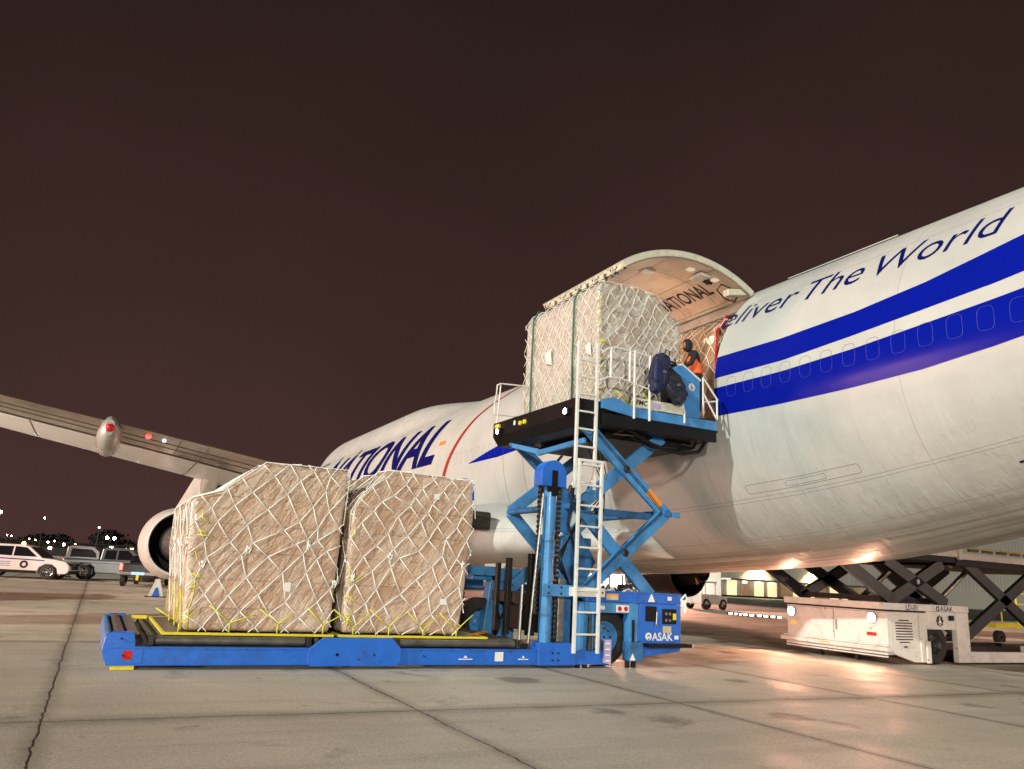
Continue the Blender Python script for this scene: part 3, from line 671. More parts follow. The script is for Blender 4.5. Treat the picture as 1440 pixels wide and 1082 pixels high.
# ================================================================== NETTED PALLETS
def wrap_mat(name, brown, film, filmamt):
    m = bpy.data.materials.new(name); m.use_nodes = True; t = m.node_tree; b = t.nodes['Principled BSDF']; L = t.links.new
    tcn = t.nodes.new('ShaderNodeTexCoord')
    def N(sc, scale=(1, 1, 1), rot=(0, 0, 0), det=5, ro=.6, dist=0):
        mp = t.nodes.new('ShaderNodeMapping'); mp.vector_type = 'TEXTURE'; mp.inputs['Scale'].default_value = tuple(1/q for q in scale); mp.inputs['Rotation'].default_value = rot; L(tcn.outputs['Object'], mp.inputs['Vector'])
        n = t.nodes.new('ShaderNodeTexNoise'); n.inputs['Scale'].default_value = sc; n.inputs['Detail'].default_value = det; n.inputs['Roughness'].default_value = ro; n.inputs['Distortion'].default_value = dist
        L(mp.outputs[0], n.inputs['Vector']); return n.outputs['Fac']
    def ramp(f, a, b_, c0=0., c1=1.):
        r = t.nodes.new('ShaderNodeValToRGB'); L(f, r.inputs[0]); r.color_ramp.elements[0].position = a; r.color_ramp.elements[1].position = b_
        r.color_ramp.elements[0].color = (c0,)*3+(1,); r.color_ramp.elements[1].color = (c1,)*3+(1,); return r.outputs[0]
    def mix(f, a, bb, mode='MIX'):
        n = t.nodes.new('ShaderNodeMixRGB'); n.blend_type = mode
        if isinstance(f, (int, float)): n.inputs[0].default_value = f
        else: L(f, n.inputs[0])
        for i, x in ((1, a), (2, bb)):
            if isinstance(x, tuple): n.inputs[i].default_value = x+(1,)
            else: L(x, n.inputs[i])
        return n.outputs[0]
    def M(op, a, bb):
        n = t.nodes.new('ShaderNodeMath'); n.operation = op
        for i, x in enumerate((a, bb)):
            if isinstance(x, (int, float)): n.inputs[i].default_value = x
            else: L(x, n.inputs[i])
        return n.outputs[0]
    # cartons behind the film
    sp = t.nodes.new('ShaderNodeSeparateXYZ'); L(tcn.outputs['Object'], sp.inputs[0]); cb = t.nodes.new('ShaderNodeCombineXYZ')
    L(M('ADD', sp.outputs['X'], sp.outputs['Y']), cb.inputs[0]); L(sp.outputs['Z'], cb.inputs[1])
    br = t.nodes.new('ShaderNodeTexBrick'); L(cb.outputs[0], br.inputs['Vector']); br.inputs['Scale'].default_value = 1; br.inputs['Brick Width'].default_value = .58; br.inputs['Row Height'].default_value = .42
    br.inputs['Mortar Size'].default_value = .010; br.inputs['Mortar Smooth'].default_value = .3
    br.inputs['Color1'].default_value = tuple(x*.86 for x in brown)+(1,); br.inputs['Color2'].default_value = tuple(x*1.12 for x in brown)+(1,); br.inputs['Mortar'].default_value = tuple(x*.38 for x in brown)+(1,)
    rg = lambda n_: M('SUBTRACT', 1, M('MULTIPLY', M('ABSOLUTE', M('SUBTRACT', n_, .5), 0), 5))
    fold = rg(N(1, (6.5, 6.5, .9), (0, R(30), 0), 3, .5, .9)); fold2 = rg(N(1, (12, 12, 1.6), (0, R(52), R(15)), 3, .5, 1.1)); fold3 = rg(N(3.6, (1, 1, 1), (0, 0, 0), 4, .6, 1.2)); big = N(.9, (1, 1, 1), (0, 0, 0), 2)
    f = M('ADD', M('MULTIPLY', fold, .42), M('ADD', M('MULTIPLY', fold2, .32), M('MULTIPLY', M('MULTIPLY', fold3, big), .4)))
    milky_glint = M('MULTIPLY', ramp(M('ADD', f, M('MULTIPLY', big, .35)), .72, 1.04), filmamt)  # milky folds, with the film's bright highlights painted in as streaks
    gn = t.nodes.new('ShaderNodeNewGeometry'); sn = t.nodes.new('ShaderNodeSeparateXYZ'); L(gn.outputs['True Normal'], sn.inputs[0])
    end_light = M('MULTIPLY', M('ABSOLUTE', sn.outputs['X'], 0), .38)     # key light's brightness painted onto the end faces as paler colour
    col = mix(M('ADD', M('ADD', milky_glint, end_light), .03), br.outputs['Color'], film)
    col = mix(.35, col, mix(ramp(N(1.1, (1, 1, 1)), .35, .7), tuple(x*.8 for x in brown), tuple(x*1.2 for x in brown)))
    L(col, b.inputs['Base Color']); b.inputs['Roughness'].default_value = .36; b.inputs['Coat Weight'].default_value = 1.0; b.inputs['Coat Roughness'].default_value = .10
    bp = t.nodes.new('ShaderNodeBump'); bp.inputs['Strength'].default_value = .85; bp.inputs['Distance'].default_value = .028
    L(f, bp.inputs['Height']); L(bp.outputs[0], b.inputs['Normal'])
    return m
G['wrapA'] = wrap_mat('film_wrapped_cartons', (.47, .305, .20), (.82, .73, .62), .55)
G['wrapB'] = wrap_mat('milky_film_wrapped_cartons', (.44, .36, .285), (.72, .73, .67), 1.0)
def inside(poly, x, z):
    c = False; n = len(poly)
    for i in range(n):
        (x0, z0), (x1, z1) = poly[i], poly[(i+1) % n]
        if (z0 > z) != (z1 > z) and x < (x1-x0)*(z-z0)/(z1-z0)+x0: c = not c
    return c
def net_face(poly, cell, warp, seed, yellow_below, jit=.045, aspect=1.15, gather=()):
    """diamond mesh clipped to a 2D outline; returns white and yellow segments"""
    rr = random.Random(seed); xs = [p[0] for p in poly]; zs = [p[1] for p in poly]; x0, x1, z0, z1 = min(xs), max(xs), min(zs), max(zs)
    dx, dz = cell, cell*aspect/2*1.05; nodes = {}; nj = int((z1-z0)/dz)+3; ni = int((x1-x0)/dx)+3
    for j in range(-1, nj):
        for i in range(-1, ni):
            x = x0+(i+(.5 if j % 2 else 0))*dx; z = z0+j*dz
            wx, wz = warp(x, z); x += wx+rr.uniform(-jit, jit); z += wz+rr.uniform(-jit, jit)
            for gx, gz, gr, gs in gather:
                d = math.hypot(x-gx, z-gz)
                if d < gr: k = gs*(1-d/gr); x += (gx-x)*k; z += (gz-z)*k
            nodes[i, j] = (x, z)
    out = []
    for (i, j), a in nodes.items():
        for di in ((0, 1) if j % 2 else (-1, 0)):
            b_ = nodes.get((i+di, j+1))
            if not b_: continue
            ia, ib = inside(poly, *a), inside(poly, *b_)
            if not ia and not ib: continue
            p, q = a, b_
            if ia != ib:
                if not ia: p, q = q, p
                lo, hi = 0, 1
                for _ in range(14):
                    m_ = (lo+hi)/2
                    if inside(poly, p[0]+(q[0]-p[0])*m_, p[1]+(q[1]-p[1])*m_): lo = m_
                    else: hi = m_
                q = (p[0]+(q[0]-p[0])*lo, p[1]+(q[1]-p[1])*lo)
            out.append((p, q, min(p[1], q[1]) < z0+yellow_below))
    return out
def cargo(name, label, prof, y0, y1, rimx, rimz, mt, seed, cell=.36, left=True, lip=.5, group=None, loc=None, rope_r=.0088, gather=(), disp=.03, side=1.02):
    t = thing(name, label, 'cargo pallet', loc or ((rimx[0]+rimx[1])/2, (y0+y1)/2, rimz), group)
    MB().box(rimx[0]+.045, rimx[1]-.045, y0-.005, y1+.005, rimz-.034, rimz-.004).build('pallet_base', 'roller', t)
    MB().box(rimx[0], rimx[1], y0-.05, y0-.006, rimz-.035, rimz).box(rimx[0], rimx[1], y1+.006, y1+.05, rimz-.035, rimz).box(rimx[0], rimx[0]+.044, y0-.0055, y1+.0055, rimz-.035, rimz).box(rimx[1]-.044, rimx[1], y0-.0055, y1+.0055, rimz-.035, rimz).build('pallet_rim', 'yellow', t)
    # body
    mb = MB().prism(prof, 'Y', y0, y1); o = mb.build('wrapped_cartons', mt, t)
    bv = o.modifiers.new('b', 'BEVEL'); bv.width = .07; bv.segments = 2; bv.limit_method = 'ANGLE'
    rm = o.modifiers.new('r', 'REMESH'); rm.mode = 'VOXEL'; rm.voxel_size = .035; rm.use_smooth_shade = True
    sm = o.modifiers.new('s', 'SMOOTH'); sm.factor = .6; sm.iterations = 3
    tx = bpy.data.textures.new('folds', 'CLOUDS'); tx.noise_scale = .38; tx.noise_depth = 3
    dp = o.modifiers.new('d', 'DISPLACE'); dp.texture = tx; dp.strength = disp; dp.mid_level = .5; dp.texture_coords = 'GLOBAL'
    # near face net (plane y=y0)
    warp = lambda x, z: (.10*math.sin(1.9*z+seed)+.05*math.sin(3.1*x+z), .09*math.sin(1.7*x+seed*2)+.04*math.cos(3*z))
    segs = net_face(prof, cell, warp, seed, .0, gather=gather)
    wb, YB = MB(), []; off = .020
    for p, q, y in segs:
        wb.tube([(p[0], y0-off, p[1]), ((p[0]+q[0])/2, y0-off+.006, (p[1]+q[1])/2), (q[0], y0-off, q[1])], rope_r*(1.15 if y else 1), 5)
    # left side + top, unrolled along the outline
    xb = min(p[0] for p in prof); xr = max(p[0] for p in prof)
    path = prof[:]  # starts bottom-left, goes up and over to the bottom-right
    cum = [0]
    for a, b_ in zip(path, path[1:]): cum.append(cum[-1]+math.dist(a, b_))
    tot = cum[-1]
    def at(s):
        s = max(0, min(tot, s))
        for i in range(len(cum)-1):
            if s <= cum[i+1]:
                k = (s-cum[i])/(cum[i+1]-cum[i]); a, b_ = path[i], path[i+1]; d = Vector((b_[0]-a[0], b_[1]-a[1])).normalized()
                return a[0]+(b_[0]-a[0])*k-d.y*off, a[1]+(b_[1]-a[1])*k+d.x*off
    rect = [(y0, 0), (y1, 0), (y1, tot), (y0, tot)]
    warp2 = lambda x, z: (.07*math.sin(1.9*z+seed), .07*math.sin(2.3*x+seed*3))
    for p, q, y in net_face(rect, cell*side, warp2, seed+5, .0):
        y = min(p[1], q[1]) < .05
        n = 5; pts = []
        for i in range(n+1):
            k = i/n; X, Z = at(p[1]+(q[1]-p[1])*k); pts.append((X, p[0]+(q[0]-p[0])*k, Z))
        if y: YB.append(MB().tube(pts, rope_r, 5))
        else: wb.tube(pts, rope_r, 5)
    for gx, gz, gr, gs in gather:
        for k in range(3):
            a = rnd.uniform(0, 6.28); wb.tube([(gx, y0-off-.012, gz), (gx+.05*math.cos(a), y0-off-.03, gz+.05*math.sin(a)), (gx+.03*math.cos(a+1), y0-off-.025, gz-.09)], rope_r*1.1, 5)
        wb.tube([(gx-.02, y0-off-.01, gz), (gx+.02, y0-off-.01, gz)], .024, 8)
    # edge ropes and tie-downs
    xe = [p for p in prof]
    wb.tube([(x+.0, y0-off, z) for x, z in xe[1:-1]], rope_r*1.1, 5)
    nt_ = 4
    for i in range(nt_):
        x = rimx[0]+.22+(min(rimx[1], prof[-1][0]+.1)-rimx[0]-.4)*i/(nt_-1); zt = rimz+.10+.05*rnd.random()
        yb_ = MB(); YB.append(yb_); yb_.tube([(x, y0-.035, rimz+.005), (x, y0-off-.01, zt)], .012, 5)
        yb_.tube([(x, y0-off-.01, zt), (x-.26-.1*rnd.random(), y0-off, zt+.20+.1*rnd.random())], .010, 5); yb_.tube([(x, y0-off-.01, zt), (x+.22+.14*rnd.random(), y0-off, zt+.12+.16*rnd.random())], .010, 5)
    # yellow tensioning line down the corners
    rr = random.Random(seed+50)
    for cx_, dz in ((prof[0][0]+.03, 1),):
        z = rimz+.05; x = cx_
        pts = []
        while z < prof[1][1]: pts.append((x+rr.uniform(-.02, .07), y0-off-.012, z)); z += rr.uniform(.12, .3)
        for a_, b_ in zip(pts, pts[1:]):
            if rr.random() < .62: YB.append(MB().tube([a_, b_], .008, 5))
        for _ in range(5):
            zz = rimz+.2+rr.random()*(prof[1][1]-rimz-.4); YB.append(MB().tube([(x, y0-off-.01, zz), (x+rr.uniform(.10, .26), y0-off-.01, zz+rr.uniform(-.14, .14))], .010, 5))
    wb.build('cargo_net', 'rope', t, smooth='all'); [q_.build('net_tie', 'yrope', t, smooth='all') for q_ in YB]
    return t
P1 = [(.30, .50), (.17, 2.45), (.60, 2.60), (1.20, 3.10), (2.58, 3.12), (2.55, 2.2), (2.52, .50)]
c1 = cargo('cargo_pallet', 'netted pallet of film wrapped cartons on the low deck, farther from the blue mast', P1, .06, 3.2, (.03, 2.57), .485, 'wrapA', 3, .42, gather=((2.02, 1.86, .8, .95), (1.1, 1.75, .45, .6), (.45, 1.5, .35, .5), (2.5, 1.3, .4, .6)), side=2.5, group='netted pallets on the low loader deck')
P2 = [(2.70, .50), (2.66, 2.45), (2.80, 2.72), (3.22, 3.20), (4.86, 3.18), (4.93, 2.5), (4.78, .50)]
c2 = cargo('cargo_pallet', 'netted pallet of film wrapped cartons on the low deck beside the tall blue mast', P2, .06, 3.2, (2.66, 5.30), .485, 'wrapA', 11, .38, gather=((3.4, 1.78, .6, .85), (2.8, 1.4, .35, .5), (4.75, 1.7, .3, .5)), side=2.5, group='netted pallets on the low loader deck')
for t_, lst in ((c1, ((1.7, 1.12, .10, .14),)), (c2, ((4.35, 1.0, .12, .10), (4.1, 2.77, .10, .10)))):
    for x, z, w, h in lst: MB().box(x, x+w, .008, .014, z, z+h).build('paper_label', 'paper', t_)
P3 = [(7.60, 5.03), (7.58, 7.55), (7.66, 7.76), (8.60, 7.80), (9.12, 7.74), (9.80, 7.18), (9.84, 5.03)]
c3 = cargo('cargo_pallet', 'tall netted pallet with green straps on the raised bridge under the open cargo door', P3, .30, 3.50, (7.55, 9.98), 5.02, 'wrapB', 21, .36, rope_r=.0068)
sb = MB()
for y in (1.16, 3.02): sb.tube([(7.545, y, 5.03), (7.53, y+.02, 6.3), (7.52, y, 7.55), (7.63, y, 7.81), (8.6, y, 7.85), (9.1, y, 7.79)], .022, 6)
sb.build('green_strap', 'strap', c3)
for y, z, s_ in ((2.35, 6.35, .28), (.62, 6.2, .20)): MB().add([(7.53, y, z), (7.53, y-s_, z-.1), (7.52, y-s_*.8, z+s_), (7.52, y+.05, z+s_*.9)], [(0, 1, 2, 3)]).build('paper_label', 'paper', c3)
# pallet already inside the hold
G['wrapC'] = wrap_mat('orange_lit_cartons', (.40, .20, .10), (.55, .36, .22), .5)  # orange of the hold light put into carton and film colours
P4 = [(11.25, 5.05), (11.25, 7.45), (11.5, 7.8), (13.3, 7.8), (13.6, 7.5), (13.6, 5.05)]
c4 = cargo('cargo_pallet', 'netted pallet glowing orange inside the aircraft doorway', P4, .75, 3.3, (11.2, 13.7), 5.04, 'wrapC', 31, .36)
MB().tube([(11.20, .72, 5.6), (11.22, .74, 7.4), (11.6, .78, 7.9)], .035, 6).build('red_strap', 'red2', c4)

# ================================================================== BLUE MAIN LOADER
bl = thing('cargo_loader', 'blue scissor lift loader with a low deck, tall mast and raised bridge against the aircraft', 'cargo loader', (4.3, 1.6, 0))
NY, FY = -.30, 3.72
for sgn, y0 in ((1, NY), (-1, FY)):
    y1 = y0+.12*sgn
    MB().box(-.6, 6.15, y0, y1, .06, .31).box(-.6, 6.15, y0-.012*sgn, y0-.001*sgn, .285, .31).box(-.6, 6.15, y0-.010*sgn, y0-.001*sgn, .06, .085).build('side_beam', 'blue', bl, bevel=.008)
    MB().prism([(2.10, .30), (2.32, .47), (3.42, .48), (3.60, .31), (3.60, .10), (3.50, .05), (2.15, .05), (2.10, .10)], 'Y', y0-.014*sgn, y0-.05*sgn).build('joint_plate', 'blue', bl, bevel=.008)
    for xa, xb in ((-.05, 2.08), (3.62, 5.75)):
        MB().tube([(xa, y0+.18*sgn, .385), (xb, y0+.18*sgn, .385)], .062, 16).build('side_roller', 'roller', bl, smooth=True)
        MB().box(xa-.1, xa-.02, y0+.10*sgn, y0+.26*sgn, .315, .46).box(xb+.02, xb+.10, y0+.10*sgn, y0+.26*sgn, .315, .46).build('roller_bracket', 'dark', bl, bevel=.01)
    MB().prism([(-.30, .06), (-.64, .06), (-.72, .26), (-.70, .44), (-.60, .50), (-.34, .50), (-.30, .31)], 'Y', y0-.006*sgn, y0+.22*sgn).build('end_block', 'blue', bl, bevel=.012)
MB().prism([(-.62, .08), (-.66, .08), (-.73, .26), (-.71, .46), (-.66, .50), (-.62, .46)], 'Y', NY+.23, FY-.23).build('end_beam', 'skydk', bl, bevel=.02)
MB().tube([(-.52, NY+.24, .44), (-.52, FY-.24, .44)], .07, 16).build('end_roller', 'roller', bl, smooth=True)
MB().bar((-.34, NY+.24, .46), (-.34, FY-.24, .46), .14, .03).build('end_flap', 'steel', bl)
MB().box(-.58, -.28, NY+.02, NY+.10, .005, .055).build('skid_pad', 'yellow', bl)
dk = MB().box(-.2, 6.1, NY+.30, FY-.30, .20, .375)
dk.build('deck_plate', 'dark', bl)
rl = MB()
x = -.1
while x < 6.0:
    for ya, yb in ((.02, .95), (1.15, 2.25), (2.45, 3.35)): rl.tube([(x, ya, .405), (x, yb, .405)], .034, 8)
    x += .16
rl.build('deck_roller', 'roller', bl, smooth=True)
MB().box(-.25, .0, 3.25, 3.32, .44, .50).build('pallet_stop', 'yellow', bl); MB().bar((5.0, .25, .47), (5.6, .75, .52), .1, .03).build('pallet_stop', 'orange', bl)
# stickers on the near beam
MB().box(-.45, -.33, NY-.012, NY-.009, .14, .26).build('sticker', 'red2', bl); MB().box(-.50, -.20, NY-.009, NY-.002, .095, .275).build('plate', 'blue', bl)
MB().box(5.30, 5.46, NY-.012, NY-.009, .12, .27).build('sticker', 'paper', bl)
for x, w in ((4.62, .26), (5.75, .2)): MB().box(x, x+w, NY-.0135, NY-.0128, .145, .16).prism([(x+w*.35, .175), (x+w*.65, .175), (x+w*.5, .215)], 'Y', NY-.0135, NY-.0128).build('small_marking', 'decalw', bl)
hl = MB()
for x in (2.55, 3.15, 2.56): hl.tube([(x, NY-.052, .22), (x, NY-.045, .22)], .022, 10)
hl.build('bolt', 'decalk', bl)
# masts
for sgn, y0 in ((1, -.14), (-1, 3.98)):
    MB().tube([(6.35, y0, .40), (6.35, y0, 3.40)], .115, 24).build('mast_cylinder', 'sky', bl, smooth=True)
    n = 16; pr = [(6.08, 3.20), (6.62, 3.20)]+[(6.35+.27*math.cos(math.pi*k/n), 3.42+.27*math.sin(math.pi*k/n)) for k in range(n+1)]
    MB().prism(pr, 'Y', y0-.14*sgn, y0+.16*sgn).build('mast_cap', 'blue', bl, bevel=.01)
    MB().box(6.30, 6.42, y0-.15*sgn, y0-.142*sgn, 3.02, 3.50).box(6.25, 6.47, y0-.12*sgn, y0+.1*sgn, 3.10, 3.199).build('cap_slot', 'black', bl)
    ch = MB()
    for xx, zz in ((6.14, .9), (6.56, .45)):
        ch.tube([(xx, y0+.02, zz), (xx, y0+.02, 3.25)], .024, 6)
        z = zz
        while z < 3.2: ch.box(xx-.034, xx+.034, y0-.01, y0+.04, z, z+.05); z += .09
    ch.build('lift_chain', 'dark', bl)
    MB().tube([(5.98, y0-.08*sgn, .42), (6.16, y0-.08*sgn, 3.05)], .022, 8).build('guide_rod', 'steel', bl, smooth=True)
    MB().box(6.14, 6.90, y0-.17*sgn, y0-.20*sgn, .05, .43).box(6.14, 6.28, y0-.165*sgn, y0+.1*sgn, .05, .43).build('mast_foot', 'blue', bl, bevel=.01)
    MB().box(6.17, 7.12, y0-.145*sgn, y0-.185*sgn, 1.23, 1.44).build('mast_bracket', 'sky', bl, bevel=.008)
    hb = MB()
    for x, z in ((6.30, 1.39), (6.30, 1.28), (6.56, 1.39), (6.56, 1.28), (7.02, 1.33)): hb.tube([(x, y0-.19*sgn, z), (x, y0-.184*sgn, z)], .022, 10)
    for x, z in ((6.42, .14), (6.42, .26), (6.54, .14), (6.54, .26)): hb.tube([(x, y0-.206*sgn, z), (x, y0-.199*sgn, z)], .02, 10)
    hb.build('bolt', 'decalk', bl)
MB().box(6.91, 7.62, NY-.01, NY+.03, .06, .30).build('sill_plate', 'blue', bl, bevel=.008)
MB().prism([(7.50, .10), (7.66, .06), (7.66, .50), (7.50, .50)], 'Y', NY-.05, NY-.02).build('reflective_plate', 'lilac', bl)
sc_ = MB()
for k in range(4): sc_.box(7.53, 7.63, NY-.056, NY-.052, .12+.1*k, .145+.1*k)
sc_.build('reflective_mark', 'decalw', bl)
for x in (7.0, 7.15): MB().tube([(x, NY+.05, 0), (x, NY+.05, .06)], .05, 10).build('caster', 'black', bl)
# chassis
ya = NY
MB().box(7.10, 9.32, ya+.0, ya+.10, 1.17, 1.37).box(7.10, 9.32, ya-.012, ya-.001, 1.345, 1.37).box(8.17, 8.25, ya-.016, ya-.001, 1.15, 1.36).build('chassis_beam', 'blue', bl, bevel=.008)
MB().box(7.10, 9.32, FY-.10, FY, 1.17, 1.37).build('chassis_beam', 'blue', bl, bevel=.008)
MB().box(7.12, 8.22, ya+.02, ya+.14, .97, 1.16).build('chassis_rail', 'sky', bl, bevel=.008)
MB().box(6.9, 9.28, .1, 3.3, 1.0, 1.22).build('chassis_deck', 'dark', bl, bevel=.01)
MB().prism([(7.05, .97), (7.2, .97), (7.2, 1.16), (7.05, 1.16)], 'Y', ya+.02, ya+.13)
def wheel(x, y, r, w, parent, hub='sky', n=36, tread=True, yout=-1):
    t_ = MB().lathe([(-w/2*.9, r*.55), (-w/2, r*.75), (-w/2*.92, r*.93), (-w/2*.7, r), (w/2*.7, r), (w/2*.92, r*.93), (w/2, r*.75), (w/2*.9, r*.55)], (x, y, r), 'Y', n).build('wheel', 'rubber', parent, smooth=True)
    s = yout*w/2
    MB().lathe([(s*.80, .02), (s*.85, r*.16), (s*.62, r*.2), (s*.5, r*.42), (s*.86, r*.52), (s*.9, r*.57)], (x, y, r), 'Y', 28).build('rim', hub, t_, smooth=True)
    nb = MB()
    for k in range(8): a = k*math.pi/4; MB().tube([(x+r*.3*math.cos(a), y+s*.60, r+r*.3*math.sin(a)), (x+r*.3*math.cos(a), y+s*.72, r+r*.3*math.sin(a))], r*.035, 6).build('wheel_nut', 'dark', t_)
    return t_
wheel(7.72, .12, .52, .34, bl); wheel(6.72, 3.45, .52, .34, bl, yout=1); wheel(8.9, 3.3, .52, .34, bl, yout=1)
MB().box(7.15, 8.3, .35, 3.1, .45, .95).build('axle_frame', 'black', bl, bevel=.02)
MB().box(7.02, 7.34, ya+.06, ya+.30, .10, 1.15).box(7.40, 7.50, ya+.1, ya+.2, .30, 1.0).build('stabiliser_leg', 'sky', bl, bevel=.01)
MB().tube([(7.22, ya+.02, .30), (7.22, ya+.02, .95)], .035, 8).tube([(7.22, ya+.02, .3), (7.22, ya+.02, .55)], .05, 8).build('leg_cylinder', 'dark', bl)
MB().box(6.66, 6.98, .0, .3, .3, 1.35).box(6.60, 6.66, .05, .35, .3, 1.3).build('stabiliser_leg', 'skydk', bl, bevel=.01)
MB().box(8.09, 8.29, ya-.004, ya+.20, .42, 1.165).build('front_leg_housing', 'sky', bl, bevel=.01)
MB().box(8.15, 8.20, ya-.02, ya-.006, .45, .86).build('front_leg_slot', 'black', bl)
MB().prism([(8.07, .12), (8.38, .10), (8.40, .46), (8.05, .46)], 'Y', ya-.05, ya+.18).build('front_leg_foot', 'skydk', bl, bevel=.02)
MB().tube([(8.10, ya+.06, 0), (8.10, ya+.06, .12)], .05, 10).tube([(8.24, ya+.06, 0), (8.24, ya+.06, .12)], .05, 10).build('leg_pad', 'black', bl)
MB().prism([(8.36, .18), (9.30, .30), (9.32, .40), (9.32, 1.165), (8.30, 1.165), (8.30, .47), (8.37, .47)], 'Y', ya, ya+.60).build('engine_housing', 'blue', bl, bevel=.012)
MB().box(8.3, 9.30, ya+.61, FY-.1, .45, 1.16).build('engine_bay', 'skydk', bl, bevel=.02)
MB().box(8.46, 8.72, ya-.012, ya-.002, .84, 1.12).box(8.86, 9.20, ya-.012, ya-.002, .80, 1.08).build('control_recess', 'black', bl, bevel=.003)
MB().tube([(8.70, ya-.03, .80), (8.71, ya-.03, 1.02)], .012, 6).tube([(8.70, ya-.035, .79), (8.70, ya-.015, .79)], .03, 10).build('lever', 'steel', bl)
gg = MB()
for i in range(2):
    for j in range(2): gg.tube([(8.95+.09*i, ya-.018, .87+.12*j), (8.95+.09*i, ya-.011, .87+.12*j)], .028, 12)
gg.build('gauge', 'steel', bl)
MB().box(9.11, 9.19, ya-.018, ya-.013, .88, 1.0).build('warning_sticker', 'yellow', bl)
MB().box(8.88, 9.08, ya-.006, ya-.001, .64, .76).build('instruction_sticker', G['tan'] if 'tan' in G else mat('tan_sticker', (.55, .48, .25), .5, 0, .1, 20), bl)
MB().box(7.55, 7.82, ya-.016, ya-.013, 1.21, 1.32).build('instruction_sticker', mat('tan_sticker', (.55, .48, .25), .5), bl)
MB().box(7.55, 7.82, ya-.0175, ya-.0165, 1.29, 1.32).build('sticker_header', 'orange', bl)
MB().box(7.80, 8.08, ya+.004, ya+.016, .99, 1.12).build('warning_sticker', 'paper', bl)
ws = MB(); 
for q in (7.87, 8.01): ws.tube([(q, ya-.001, 1.055), (q, ya+.003, 1.055)], .045, 12)
ws.build('warning_symbol', 'red2', bl)
for (x, z, s_) in ((8.60, 1.20, .16), (8.14, .14, .13)):
    MB().prism([(x-s_/2, z), (x+s_/2, z), (x, z+s_*.95)], 'Y', ya-.058 if z < .5 else ya-.0155, ya-.052 if z < .5 else ya-.002).build('warning_triangle', 'decalw', bl)
flat_text('ASAK', .50, .15, (8.62, ya-.004, .49), (1, 0, 0), (0, 0, 1), 'decalw', bl, offset=.02)
def emblem(cx, cz, r, y, mdark, mlight, parent):
    m1 = MB(); pts = []
    for k in range(48):
        a = 2*math.pi*k/48; rr_ = r*(1+.09*math.cos(8*a)); pts.append((cx+rr_*math.cos(a), cz+rr_*math.sin(a)))
    m1.prism(pts, 'Y', y, y+.003); o = m1.build('emblem', mdark, parent)
    pl = [(0, .95), (.10, .75), (.12, .2), (.62, -.35), (.62, -.52), (.14, -.28), (.12, -.62), (.30, -.82), (.30, -.98), (0, -.88)]
    pl = pl+[(-a, b_) for a, b_ in pl[::-1][1:-1]]
    MB().prism([(cx+r*a*.85, cz+r*b_*.9) for a, b_ in pl], 'Y', y-.004, y-.001).build('emblem_mark', mlight, parent)
MB().lathe([(0, .035), (.006, .035), (.006, .072), (0, .072), (0, .035)], (8.54, ya-.008, .565), 'Y', 20).build('emblem', 'decalw', bl)
MB().box(8.535-.012, 8.545+.012, ya-.008, ya-.002, .50, .57).build('emblem_mark', 'decalw', bl)
MB().box(8.42, 9.44, ya-.20, ya-.004, .385, .45).build('step_bar', 'black', bl, bevel=.006); MB().box(9.442, 9.46, ya-.20, ya-.02, .385, .45).build('step_end', 'paper', bl)
MB().tube([(9.32, ya+.05, 1.18), (9.33, ya-.03, 1.30), (9.40, ya-.03, 1.36), (9.45, ya-.02, 1.28), (9.42, ya-.0, 1.2), (9.42, ya, 1.02)], .022, 8).build('tow_hook', 'decalw', bl)
MB().box(9.322, 9.335, ya+.05, ya+.12, .70, .78).build('side_marker', 'red2', bl)
# clutter of pipes/hoses on deck between the scissors and at the far side
cl = MB(); r8 = random.Random(4)
for i in range(26):
    x = r8.uniform(7.0, 9.2); y = r8.uniform(.0, 1.4); p = [(x, y, 1.2)]
    for k in range(4): p.append((p[-1][0]+r8.uniform(-.2, .2), p[-1][1]+r8.uniform(-.2, .2), 1.22+r8.uniform(0, .28)))
    MB().tube(p, r8.uniform(.012, .03), 6).build('hydraulic_hose', 'dark', bl)
for i in range(8):
    x = r8.uniform(7.2, 9.1); y = r8.uniform(.3, 3); MB().box(x, x+r8.uniform(.1, .3), y, y+.2, 1.22, 1.22+r8.uniform(.08, .3)).build('hydraulic_block', 'dark', bl, bevel=.01)
MB().box(8.3, 8.55, .05, .3, 1.24, 1.42).build('valve_block', 'steel', bl, bevel=.02)
# far side frames seen past the deck
MB().box(6.95, 7.55, 3.30, 3.62, .10, 1.60).prism([(6.7, .1), (7.0, .1), (7.0, 1.55), (6.88, 1.55)], 'Y', 3.2, 3.5).box(6.4, 7.6, 3.2, 3.5, 1.42, 1.70).build('far_stabiliser', 'sky', bl, bevel=.015)
MB().box(6.2, 6.95, 3.05, 3.18, 1.52, 1.72).box(7.1, 7.3, 3.0, 3.15, 1.0, 1.2).build('far_crossbeam', 'sky', bl, bevel=.01)
MB().box(6.45, 6.55, 1.6, 1.72, .42, 1.9).box(6.75, 6.9, 1.2, 1.35, .42, 2.0).box(6.6, 6.7, 2.4, 2.5, .42, 1.8).build('guide_post', 'dark', bl, bevel=.01)
MB().tube([(7.05, 3.15, 1.3), (6.95, 3.1, .95), (7.1, 3.12, .6), (7.25, 3.15, .9), (7.2, 3.15, 1.35)], .018, 6).build('hose', 'black', bl)
MB().box(6.65, 6.78, -.08, .04, .42, 1.55).build('grey_post', 'steel', bl, bevel=.01); MB().tube([(5.98, .12, .42), (6.0, .12, 1.4)], .03, 8).build('grey_post', 'steel', bl)
